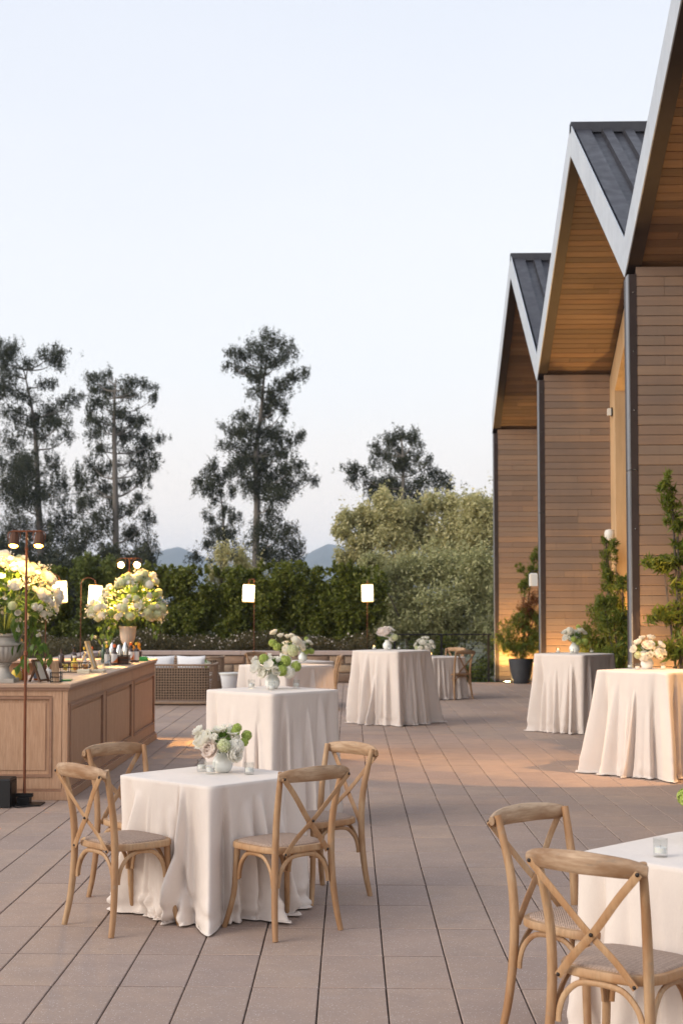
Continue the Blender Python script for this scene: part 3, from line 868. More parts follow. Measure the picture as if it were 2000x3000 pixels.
# ================================================================== VEGETATION
E1 = [(-27.5,116.7,22.2,1.1,0.9,0.6),(-28.4,118.2,21.2,1.0,0.8,0.6),(-29.0,117.4,22.2,1.1,0.8,0.7),(-24.4,118.4,22.0,1.0,0.8,0.5),(-23.8,118.3,21.5,0.6,0.5,0.6),(-26.0,116.8,21.1,0.6,0.5,0.4),(-27.4,116.1,19.8,0.9,0.7,0.6),(-25.0,119.1,19.9,0.8,0.6,0.5),(-28.6,116.9,18.7,1.1,0.8,0.8),(-26.4,116.9,18.6,1.0,0.8,0.5),(-24.7,120.3,17.8,1.1,0.8,0.6),(-23.0,117.9,18.1,0.8,0.6,0.4),(-22.2,118.7,18.6,0.5,0.4,0.3),(-27.5,117.9,17.1,1.1,0.9,0.6),(-26.0,118.6,16.4,1.0,0.8,0.6),(-23.3,116.7,16.1,0.8,0.7,0.5),(-24.4,118.5,16.6,0.8,0.6,0.5),(-27.9,119.7,15.0,1.1,0.8,0.5),(-25.0,118.1,15.2,1.0,0.8,0.4),(-22.9,118.5,15.2,0.5,0.4,0.4),(-27.7,119.1,12.9,1.5,1.2,1.1),(-25.7,115.6,12.6,1.2,1.0,0.9),(-24.3,119.0,12.9,0.8,0.8,1.0),(-23.7,118.4,11.0,1.1,0.8,1.0),(-27.2,116.5,10.7,1.7,1.3,1.2),(-25.1,115.0,10.0,1.5,1.2,1.2),(-23.4,119.4,8.7,0.8,0.8,1.1),(-27.2,117.8,7.8,1.4,1.1,1.1),(-24.7,119.1,7.4,1.2,1.0,1.0),(-22.8,119.3,6.6,0.8,0.7,0.8),(-26.1,119.5,5.6,1.6,1.3,0.8),(-27.9,120.6,5.2,1.4,1.1,0.9),(-24.0,117.5,5.0,1.1,0.8,0.7)]
E2 = [(-19.6,110.8,18.9,0.6,0.5,0.3),(-18.5,109.9,19.0,0.5,0.4,0.3),(-19.3,111.4,18.1,0.7,0.6,0.3),(-18.2,110.9,18.1,0.5,0.4,0.4),(-16.5,108.8,18.2,0.7,0.5,0.3),(-15.7,109.4,18.3,0.4,0.3,0.3),(-15.1,109.5,18.0,0.4,0.3,0.3),(-14.9,110.8,17.3,0.2,0.4,0.5),(-19.0,109.8,16.9,0.8,0.7,0.4),(-17.0,110.4,17.5,0.7,0.6,0.3),(-17.5,109.2,16.1,0.9,0.7,0.5),(-19.7,110.0,16.3,0.3,0.4,0.5),(-16.4,109.6,15.5,0.7,0.6,0.4),(-18.9,109.4,15.1,0.9,0.7,0.5),(-15.8,110.2,15.5,0.6,0.5,0.3),(-17.2,110.4,14.6,1.1,0.9,0.6),(-19.5,110.9,14.3,0.5,0.4,0.4),(-15.3,110.6,14.1,0.8,0.6,0.3),(-14.3,110.7,14.3,0.4,0.3,0.3),(-15.9,111.3,13.3,0.8,0.7,0.5),(-14.9,111.0,12.7,0.5,0.4,0.3),(-15.0,110.3,11.9,0.5,0.4,0.3),(-18.5,109.1,13.3,0.6,0.5,0.4),(-16.5,111.2,12.3,0.8,0.6,0.5),(-19.8,110.9,12.3,0.5,0.4,0.5),(-18.8,111.4,11.9,0.8,0.6,0.6),(-15.8,110.2,11.0,0.6,0.5,0.5),(-17.2,110.6,10.7,0.7,0.5,0.4),(-19.8,109.4,11.0,0.5,0.4,0.4),(-18.9,111.2,10.3,0.8,0.7,0.6),(-15.9,110.1,9.7,0.5,0.4,0.4),(-16.5,109.4,8.7,0.7,0.5,0.4),(-19.4,108.7,9.4,0.7,0.5,0.5),(-18.0,110.9,9.1,0.6,0.5,0.5),(-15.5,111.1,8.0,0.5,0.5,0.6),(-18.5,108.2,7.8,1.0,0.8,0.7),(-16.8,111.3,7.1,1.0,0.8,0.6),(-19.5,109.6,6.6,1.0,0.8,0.7),(-15.2,109.3,5.7,0.5,0.5,0.7),(-17.5,109.0,5.4,1.1,0.9,0.6),(-20.7,110.5,11.0,0.3,0.6,0.8),(-20.5,110.6,9.1,0.3,0.6,0.8),(-20.6,108.4,5.7,0.8,0.6,0.8),(-14.9,110.2,5.0,0.4,0.5,0.7)]
E3 = [(-5.6,103.1,20.4,0.9,0.7,0.4),(-7.0,105.8,20.1,0.8,0.6,0.4),(-8.1,104.5,19.6,0.7,0.5,0.4),(-4.5,106.0,20.0,0.6,0.5,0.4),(-8.7,105.9,19.0,0.4,0.3,0.3),(-6.3,105.0,19.3,0.8,0.6,0.4),(-7.6,106.4,18.7,0.6,0.5,0.4),(-5.2,104.5,19.0,0.6,0.5,0.4),(-6.6,104.0,18.0,0.6,0.4,0.5),(-3.2,105.2,18.3,0.3,0.3,0.2),(-3.9,103.8,17.9,0.6,0.5,0.3),(-4.8,104.1,17.3,0.7,0.5,0.4),(-5.1,104.7,16.2,0.7,0.6,0.5),(-5.8,105.3,16.7,0.6,0.4,0.4),(-4.7,104.4,15.5,0.3,0.3,0.4),(-6.6,104.1,16.9,0.5,0.4,0.4),(-6.4,106.1,15.6,0.7,0.5,0.6),(-7.6,104.6,14.8,0.4,0.3,0.4),(-8.1,105.8,15.3,0.4,0.3,0.3),(-8.6,106.1,14.2,0.6,0.5,0.5),(-7.6,104.6,14.0,0.8,0.6,0.5),(-6.4,104.8,14.0,0.9,0.7,0.5),(-5.1,105.1,13.7,0.9,0.7,0.4),(-3.6,105.2,13.7,0.3,0.3,0.4),(-4.2,105.2,13.3,0.4,0.3,0.3),(-8.9,105.1,13.1,0.6,0.4,0.4),(-7.6,105.6,12.7,1.1,0.8,0.6),(-6.1,107.1,12.7,1.1,0.8,0.7),(-4.8,105.0,12.5,0.7,0.5,0.4),(-7.0,104.7,11.5,1.1,0.8,0.7),(-5.4,106.0,11.2,1.1,0.8,0.7),(-3.9,104.2,11.5,0.7,0.5,0.4),(-3.3,104.6,10.9,0.4,0.3,0.3),(-2.6,105.8,10.6,0.3,0.3,0.3),(-4.5,105.1,10.3,0.7,0.6,0.5),(-6.4,105.2,10.0,1.1,0.8,0.6),(-5.1,103.1,9.4,0.9,0.7,0.6),(-7.5,104.8,10.3,0.6,0.5,0.6),(-5.8,105.3,8.1,0.8,0.6,0.4),(-6.1,102.8,6.6,1.0,0.8,0.7),(-4.8,105.4,6.5,0.8,0.6,0.7),(-3.9,105.4,5.6,0.6,0.5,0.6),(-6.2,103.2,5.2,0.9,0.7,0.6),(-5.1,105.7,5.0,1.2,1.0,0.6)]
E3b = [(-10.1,107.9,11.9,0.4,0.4,0.4),(-10.6,108.4,11.3,0.5,0.4,0.4),(-11.2,107.7,10.7,0.4,0.4,0.4),(-9.8,108.6,10.9,0.7,0.6,0.4),(-9.1,108.5,11.4,0.4,0.4,0.4),(-10.4,106.6,10.1,0.6,0.5,0.4),(-9.8,106.9,9.7,0.6,0.5,0.4),(-8.8,108.3,9.9,0.4,0.4,0.4),(-9.3,109.0,8.6,0.5,0.4,0.4),(-10.3,107.4,8.0,0.5,0.4,0.4),(-8.5,107.9,8.0,0.4,0.4,0.4),(-9.9,108.3,7.0,0.7,0.6,0.4),(-8.8,107.5,6.9,0.6,0.5,0.4),(-10.4,107.7,6.0,0.5,0.4,0.4),(-9.1,107.2,5.7,1.0,0.8,0.4),(-11.4,107.6,4.9,0.6,0.5,0.4),(-8.2,108.2,5.3,0.5,0.4,0.4)]
E4 = [(3.4,99.3,13.1,0.8,0.6,0.3),(2.7,99.7,12.7,0.5,0.4,0.3),(1.8,100.5,12.6,0.4,0.3,0.3),(4.3,98.9,12.7,0.5,0.4,0.4),(2.2,100.2,12.0,0.5,0.4,0.3),(3.4,100.8,12.0,0.8,0.6,0.4),(4.6,99.7,11.8,0.4,0.3,0.3),(3.0,99.1,11.1,0.7,0.6,0.4),(1.7,100.5,11.2,0.4,0.3,0.3),(5.4,99.6,11.4,0.3,0.3,0.3),(4.0,99.0,10.8,0.7,0.6,0.4),(5.5,99.9,10.6,0.5,0.4,0.3),(6.4,100.6,10.0,0.7,0.5,0.3),(-0.1,99.1,10.9,0.5,0.4,0.2),(0.7,99.6,10.6,0.5,0.4,0.3),(0.4,99.6,10.2,0.5,0.4,0.2),(1.5,101.0,10.0,0.7,0.6,0.3),(2.5,99.8,10.0,0.8,0.7,0.4),(3.7,101.6,9.7,1.0,0.8,0.5),(4.9,98.8,9.8,0.8,0.7,0.4),(2.0,99.4,9.1,0.9,0.7,0.4),(3.4,100.7,8.6,1.0,0.8,0.6),(4.9,101.3,8.8,0.7,0.6,0.4),(2.8,99.8,7.7,0.9,0.7,0.4),(4.6,98.9,7.7,0.9,0.7,0.4),(6.7,99.4,9.6,0.3,0.2,0.3)]
O= [(-0.1,42.0,4.3,0.3,0.3,0.2),(-0.2,41.8,3.9,0.2,0.2,0.2),(0.3,42.3,4.5,0.3,0.3,0.2),(0.6,42.4,4.2,0.5,0.4,0.4),(1.2,41.6,4.5,0.5,0.4,0.4),(0.9,41.8,4.9,0.3,0.2,0.2),(1.8,42.5,4.4,0.6,0.4,0.4),(2.4,42.2,4.8,0.4,0.3,0.3),(2.9,42.4,4.7,0.4,0.3,0.4),(3.5,41.8,4.7,0.4,0.3,0.3),(3.8,41.6,4.3,0.4,0.3,0.4),(3.1,41.7,4.0,0.6,0.5,0.5),(2.2,42.5,3.8,0.6,0.5,0.4),(1.2,41.6,3.7,0.6,0.5,0.4),(0.3,41.8,3.5,0.4,0.3,0.4),(-0.1,41.9,3.1,0.3,0.2,0.3),(0.6,41.9,2.9,0.5,0.4,0.4),(3.4,41.9,3.4,0.6,0.5,0.5),(-0.4,42.2,4.0,0.1,0.1,0.1),(2.6,41.5,3.3,0.6,0.4,0.4),(1.6,41.3,2.9,0.6,0.4,0.4)]
G= [(1.1,38.4,2.4,0.4,0.3,0.4),(1.8,38.5,2.6,0.6,0.5,0.4),(2.5,38.6,2.6,0.6,0.5,0.5),(3.3,37.9,2.6,0.5,0.4,0.5),(1.0,38.4,1.7,0.4,0.4,0.5),(1.6,38.5,1.8,0.5,0.4,0.5),(2.4,37.7,1.7,0.6,0.5,0.5),(3.2,38.3,1.8,0.6,0.5,0.5),(0.9,38.3,1.1,0.5,0.4,0.3),(1.6,38.2,1.1,0.6,0.5,0.4),(2.5,38.0,1.0,0.6,0.5,0.4),(3.5,37.7,1.0,0.6,0.5,0.4),(0.6,37.9,2.8,0.3,0.2,0.3)]

def tree(name, label, clumps, trunk, r0, leafm, dens, size, bark, cat='tree', group=None, aspect=0.4, droop=(0, 0, -0.8), shell=0.45, twig=True):
    bx, by = trunk[0][0], clumps[len(clumps) // 2][1] if len(trunk[0]) == 2 else trunk[0][1]
    t = thing(name, label, cat, (trunk[0][0], by, trunk[0][-1]), 0, group)
    off = Vector((trunk[0][0], by, trunk[0][-1]))
    P = [Vector((p[0], by, p[-1])) for p in trunk]
    path = [p - off for p in spline(P, 4)]
    n = len(path)
    rad = [r0 * 0.85 * (1 - 0.88 * i / (n - 1)) for i in range(n)]
    MB().sweep(path, rad, seg=9).build('trunk', M[bark], t)
    rr_ = random.Random(int(abs(trunk[0][0]) * 10) + len(clumps))
    big = []
    for (x, y, z, a, b_, c_) in clumps:
        big.append((x, y, z, a * 0.9, b_ * 1.1, max(c_, a * .6) * 0.9))
        for k in range(6):
            big.append((x + rr_.gauss(0, .62) * a, y + rr_.gauss(0, .6) * b_, z + rr_.gauss(-.12, .75) * max(c_, a * .6), a * rr_.uniform(.26, .5), b_ * .5, max(c_, a * .5) * rr_.uniform(.4, .75)))
    pts = feather_points(big, dens * 1.15, len(clumps))
    q = leaf_quads(pts, size, aspect, droop, 1.0)
    q = q - np.array(off)
    quads_object('crown', q, M[leafm], t)
    if twig:
        mb = MB()
        for (x, y, z, a, b_, c_) in clumps:
            tgt = Vector((x, y, z)) - off
            # leave the trunk below the clump
            cand = [p for p in path if p.z < tgt.z - 0.25 * abs(tgt.x) - 0.3] or [path[0]]
            s = cand[-1]
            mid = s.lerp(tgt, 0.5) + Vector((0, 0, -0.12 * (tgt - s).length))
            L_ = (tgt - s).length
            mb.sweep(spline([s, mid, tgt], 3), [max(0.015, r0 * 0.18 * (1 - 0.75 * k / 6)) for k in range(7)], seg=5, cap=False)
        mb.build('branches', M[bark], t)
    return t
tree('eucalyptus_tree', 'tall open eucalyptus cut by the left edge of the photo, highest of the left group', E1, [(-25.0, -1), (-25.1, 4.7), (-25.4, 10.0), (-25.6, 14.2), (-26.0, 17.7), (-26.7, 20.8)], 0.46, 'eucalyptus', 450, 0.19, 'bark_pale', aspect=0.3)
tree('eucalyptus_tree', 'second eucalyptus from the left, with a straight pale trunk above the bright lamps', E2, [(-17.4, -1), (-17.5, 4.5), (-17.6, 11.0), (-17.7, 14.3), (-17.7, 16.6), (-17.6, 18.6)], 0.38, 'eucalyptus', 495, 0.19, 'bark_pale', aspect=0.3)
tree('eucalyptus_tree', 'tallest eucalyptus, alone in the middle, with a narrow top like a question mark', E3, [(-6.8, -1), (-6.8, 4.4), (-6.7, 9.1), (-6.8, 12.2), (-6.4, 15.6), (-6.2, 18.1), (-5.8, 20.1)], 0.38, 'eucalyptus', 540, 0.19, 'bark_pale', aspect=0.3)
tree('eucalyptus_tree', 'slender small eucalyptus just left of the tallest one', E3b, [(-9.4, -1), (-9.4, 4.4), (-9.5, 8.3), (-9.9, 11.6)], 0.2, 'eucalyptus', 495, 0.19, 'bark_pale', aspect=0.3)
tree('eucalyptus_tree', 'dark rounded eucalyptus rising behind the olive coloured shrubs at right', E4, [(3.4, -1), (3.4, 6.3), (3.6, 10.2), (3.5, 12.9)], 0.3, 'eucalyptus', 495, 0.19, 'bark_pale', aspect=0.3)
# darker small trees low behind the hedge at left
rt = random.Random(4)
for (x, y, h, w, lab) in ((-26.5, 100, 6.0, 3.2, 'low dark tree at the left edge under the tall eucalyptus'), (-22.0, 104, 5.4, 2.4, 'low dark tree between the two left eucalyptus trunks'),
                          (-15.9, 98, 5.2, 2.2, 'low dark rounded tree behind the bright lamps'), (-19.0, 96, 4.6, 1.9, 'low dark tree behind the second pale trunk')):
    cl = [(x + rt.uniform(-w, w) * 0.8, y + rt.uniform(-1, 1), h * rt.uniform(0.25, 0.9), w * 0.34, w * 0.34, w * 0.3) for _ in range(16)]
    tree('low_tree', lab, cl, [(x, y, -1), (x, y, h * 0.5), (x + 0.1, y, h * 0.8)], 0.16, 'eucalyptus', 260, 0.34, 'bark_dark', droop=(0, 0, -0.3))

def shrub(name, label, clumps, base, leafm, dens, size, cat='shrub', group=None, aspect=0.4, droop=(0, 0, 0.2), shell=0.5, stems=6, extra=None, cap=60000):
    t = thing(name, label, cat, base, 0, group)
    pts = blob_points(clumps, dens * .7, shell, cap=cap)
    if 'olive' in leafm: pts = np.concatenate([pts, feather_points([(x, y, z, a * 1.0, b_ * 1.0, c_ * 1.0) for (x, y, z, a, b_, c_) in clumps], dens * .4, 5, .7)])
    q = leaf_quads(pts, size, aspect, droop, 1.0) - np.array(base)
    quads_object('foliage', q, M[leafm], t)
    mb = MB(); rr = random.Random(len(clumps) * 7 + int(base[0] * 10))
    for k in range(stems):
        c = clumps[rr.randrange(len(clumps))]
        tgt = Vector(c[:3]) - Vector(base)
        mb.sweep(spline([(tgt.x * 0.1, tgt.y * 0.1, 0), (tgt.x * 0.5, tgt.y * 0.5, tgt.z * 0.45), tgt * 1.0], 3), [0.03, 0.028, 0.025, 0.022, 0.018, 0.014, 0.01], seg=5)
    mb.build('stem', M['bark_dark'], t)
    return t
rt = random.Random(31)
O[:] = [(x, y, 1.6 + (z - 1.6) * .93, a, b_, c_) for (x, y, z, a, b_, c_) in O]
for (x, y, z, a, b_, c_) in list(O):
    for k in range(3):
        O.append((round(x + rt.gauss(0, .45) * a * 1.2, 2), y + rt.uniform(-.3, .3), z + rt.uniform(-.2, .5) * c_, .10, .12, rt.uniform(.14, .28)))
shrub('olive_shrub', 'large loose yellow-olive shrub in front of the dark right eucalyptus', O, (1.8, 42, -0.35), 'olive', 3600, 0.115, stems=14, shell=0.6, droop=(0, 0, 0.6))
shrub('olive_shrub', 'broad grey-green shrub filling the view behind the cable railing', G, (2.2, 38.2, -0.35), 'greyolive', 4600, 0.10, stems=12)
rt = random.Random(12)
cl = [(0.5 + k * 0.22 + rt.uniform(-0.1, 0.1), 36.6 + rt.uniform(-0.4, 0.4), rt.uniform(-0.2, 0.75), 0.3, 0.3, 0.3) for k in range(17)]
shrub('low_shrub', 'low tangle of dark green shrubs right behind the cable railing', cl, (2.2, 36.6, -0.35), 'hedge', 3200, 0.085, stems=8)
cl = [(4.4 + rt.uniform(-0.9, 1.6), 41 + rt.uniform(-0.6, 0.6), rt.uniform(0.6, 4.4), 0.5, 0.45, 0.45) for _ in range(22)]
shrub('olive_shrub', 'olive coloured shrub half hidden behind the far end of the pavilion', cl, (4.6, 41, -0.35), 'olive', 2600, 0.12, stems=6)

# hedge, section by section
secs = [(-8.6, 2.55, 'hedge', 'dark hedge section at the far left behind the grey stone urn'),
        (-7.3, 2.50, 'hedge', 'hedge section behind the hanging lantern at far left'),
        (-6.05, 2.86, 'hedge_bright', 'lighter taller hedge section left of the bright lamps'),
        (-4.85, 2.55, 'hedge', 'hedge section directly behind the bright lamps and tall bouquet'),
        (-3.75, 2.58, 'hedge', 'dense dark green hedge section right of the tall bouquet'),
        (-2.65, 2.52, 'hedge', 'hedge section left of the middle lantern'),
        (-1.60, 2.72, 'hedge', 'taller leafy hedge section just right of the middle lantern'),
        (-0.55, 2.62, 'hedge', 'hedge section left of the right-hand lantern'),
        (0.28, 2.45, 'hedge', 'narrow end of the hedge right behind the right-hand lantern')]
for (x, h, mname, lab) in secs:
    rr = random.Random(int(x * 100))
    cl = []
    h = 2.42 + (h - 2.42) * .6
    for k in range(34):
        zz = rr.uniform(0.7, h - 0.12)
        cl.append((x + rr.uniform(-0.5, 0.5), 35.0 + rr.uniform(-0.32, 0.32), zz, rr.uniform(0.17, 0.30), 0.22, rr.uniform(0.20, 0.36)))
    for k in range(7):
        cl.append((x - 0.5 + k * 0.17, 35 + rr.uniform(-0.2, 0.2), h + rr.uniform(-0.07, 0.09), 0.10, 0.12, rr.uniform(0.10, 0.18)))
    shrub('hedge_shrub', lab, cl, (x, 35.0, 0.58), mname, 5200, 0.085, cat='hedge', aspect=0.5, stems=5, shell=0.4, cap=30000)
shrub('wispy_shrub', 'pale wispy shrub growing through the hedge near the middle lantern',
      [(-3.0 + rt.uniform(-0.5, 0.9), 35.5 + rt.uniform(-0.2, 0.2), rt.uniform(1.2, 2.95), 0.16, 0.15, 0.28) for _ in range(16)], (-2.9, 35.5, 0.58), 'olive', 4200, 0.08, stems=6)
# dry ground cover with pale blossoms behind the wall
pts = np.stack([rs.uniform(-9.5, 0.55, 52000), rs.uniform(32.45, 34.3, 52000), rs.uniform(0, 1, 52000)], 1)
hgt = 0.30 + 0.16 * np.sin(pts[:, 0] * 2.3 + np.sin(pts[:, 1] * 3)) * np.cos(pts[:, 1] * 1.7) + 0.10 * np.sin(pts[:, 0] * 7.1 + pts[:, 1] * 5)
pts[:, 2] = 0.58 + hgt * pts[:, 2] ** 0.6 + rs.uniform(0, 0.05, 52000)
q = leaf_quads(pts, 0.06, 0.35, (0, 0, 0.8))
tag(quads_object('ground_cover', q, M['heather']), kind='stuff')
pts2 = pts[pts[:, 2] > 0.58 + hgt * 0.8][:900] + np.array([0, -0.02, 0.03])
tag(quads_object('ground_cover_blossom', leaf_quads(pts2, 0.042, 0.9), M['blossom']), kind='stuff')
ptsL = np.stack([rs.uniform(-8.5, -5.85, 26000), rs.uniform(14.0, 32.3, 26000), 0.58 + rs.uniform(0, 1, 26000) ** 0.6 * 0.36], 1)
tag(quads_object('ground_cover', leaf_quads(ptsL, 0.08, 0.35, (0, 0, 0.8)), M['heather']), kind='stuff')
# grass below the railing
ptsG = np.stack([rs.uniform(0.5, 4.0, 16000), rs.uniform(32.7, 37.0, 16000), -0.33 + rs.uniform(0, 0.16, 16000)], 1)
tag(quads_object('grass', leaf_quads(ptsG, 0.12, 0.12, (0, 0, 1.6)), M['grass']), kind='stuff')

# plants against the cedar walls
def podo(label, base, col, leafm='podocarpus', dens=4600, size=0.11, pot=None, rust=None, canes=5):
    t = thing('podocarpus', label, 'plant', base)
    pts = blob_points([tuple(np.array(c[:3])) + tuple(c[3:]) for c in col], dens, 0.5)
    q = leaf_quads(pts, size, 0.17, (0.0, 0.0, -0.35), 0.9)
    quads_object('foliage', q, M[leafm], t)
    if rust:
        quads_object('rusty_foliage', leaf_quads(blob_points(rust, 6000, 0.5), size * 0.8, 0.16, (0, 0, 0.4)), M['rustleaf'], t)
    top = max(c[2] for c in col)
    rr = random.Random(int(top * 100))
    for k in range(canes):
        c = sorted(col, key=lambda c_: -c_[2])[rr.randrange(min(6, len(col)))]
        MB().sweep(spline([(rr.uniform(-0.08, 0.08), 0, 0), (c[0] * 0.45, c[1] * 0.5, c[2] * 0.5), (c[0], c[1], c[2])], 4), 0.012, seg=6).build('cane', M['bark_dark'], t)
    return t
# planter at the far end
pt_ = thing('planter', 'round tapered charcoal planter standing at the farthest cedar wall', 'planter', (3.69, 31.97, 0))
MB().lathe([(0.0, 0.0), (0.165, 0.0), (0.175, 0.012), (0.205, 0.12), (0.245, 0.32), (0.262, 0.47), (0.27, 0.515), (0.27, 0.53), (0.252, 0.53), (0.245, 0.50)], 36, cap=False).build('pot', M['pot'], pt_)
MB().lathe([(0.0, 0.485), (0.24, 0.48)], 24, cap=False).build('soil', M['soil'], pt_)
podo('bushy potted podocarpus with a rusty patch halfway up, in the charcoal planter', (3.69, 31.97, 0.49),
     [(0.0, 0, 0.28, 0.42, 0.35, 0.26), (-0.32, -0.05, 0.42, 0.26, 0.22, 0.2), (0.35, -0.02, 0.30, 0.26, 0.22, 0.25), (-0.12, 0, 0.70, 0.34, 0.26, 0.22), (0.28, 0, 0.62, 0.25, 0.22, 0.26),
      (0.05, 0, 1.0, 0.25, 0.2, 0.2), (0.30, 0.0, 0.95, 0.22, 0.2, 0.2), (0.1, 0, 1.65, 0.18, 0.15, 0.2), (0.26, 0, 1.95, 0.2, 0.15, 0.22), (0.32, 0, 2.28, 0.13, 0.12, 0.2), (0.0, 0, 2.0, 0.12, 0.1, 0.1), (0.42, -0.1, 0.0, 0.16, 0.14, 0.2)],
     rust=[(0.12, -0.08, 1.15, 0.2, 0.16, 0.22), (0.30, -0.08, 1.35, 0.16, 0.14, 0.2), (0.08, -0.05, 0.8, 0.15, 0.1, 0.15)])
podo('climbing podocarpus against the middle cedar wall, behind the far bar table', (4.25, 24.2, 0.0),
     [(0.0, 0, 0.4, 0.35, 0.25, 0.4), (-0.2, 0, 0.9, 0.33, 0.25, 0.3), (0.2, 0, 0.8, 0.30, 0.25, 0.35), (-0.35, 0, 1.15, 0.2, 0.2, 0.25), (-0.05, 0, 1.25, 0.25, 0.22, 0.3), (-0.15, 0, 1.6, 0.22, 0.18, 0.2),
      (0.1, 0, 1.65, 0.18, 0.16, 0.25), (0.05, 0, 2.0, 0.2, 0.16, 0.22), (-0.03, 0, 2.25, 0.17, 0.15, 0.18), (-0.02, 0, 2.55, 0.14, 0.12, 0.2), (-0.05, 0, 2.75, 0.08, 0.08, 0.1)], canes=6)
podo('green podocarpus sprawling behind the edge post of the nearest cedar wall', (4.17, 22.6, 0.0),
     [(-0.1, 0, 0.4, 0.3, 0.3, 0.4), (-0.2, 0, 0.9, 0.25, 0.3, 0.25), (-0.15, 0, 1.5, 0.3, 0.3, 0.22), (-0.3, 0, 1.75, 0.2, 0.25, 0.13), (0, 0, 2.05, 0.16, 0.2, 0.12), (-0.12, 0, 2.62, 0.09, 0.1, 0.12), (0.1, 0, 1.2, 0.3, 0.3, 0.4)], canes=4)
podo('tall wispy podocarpus with yellow-lit sprays against the nearest cedar wall', (3.64, 16.2, 0.0),
     [(0.0, 0, 0.35, 0.38, 0.26, 0.35), (-0.18, 0, 0.75, 0.3, 0.2, 0.22), (0.15, 0, 0.95, 0.3, 0.2, 0.22), (-0.15, 0, 1.25, 0.26, 0.18, 0.12), (0.12, 0, 1.45, 0.26, 0.18, 0.2), (-0.16, 0, 1.62, 0.26, 0.18, 0.13),
      (0.08, 0, 1.9, 0.22, 0.16, 0.2), (-0.2, 0, 2.18, 0.24, 0.16, 0.11), (0.05, 0, 2.35, 0.2, 0.15, 0.12), (-0.05, 0, 2.62, 0.16, 0.12, 0.08), (-0.1, 0, 2.85, 0.12, 0.1, 0.14), (-0.16, 0, 3.05, 0.09, 0.09, 0.13), (0.1, 0, 3.0, 0.1, 0.08, 0.1)], dens=4300, size=0.14, canes=6)
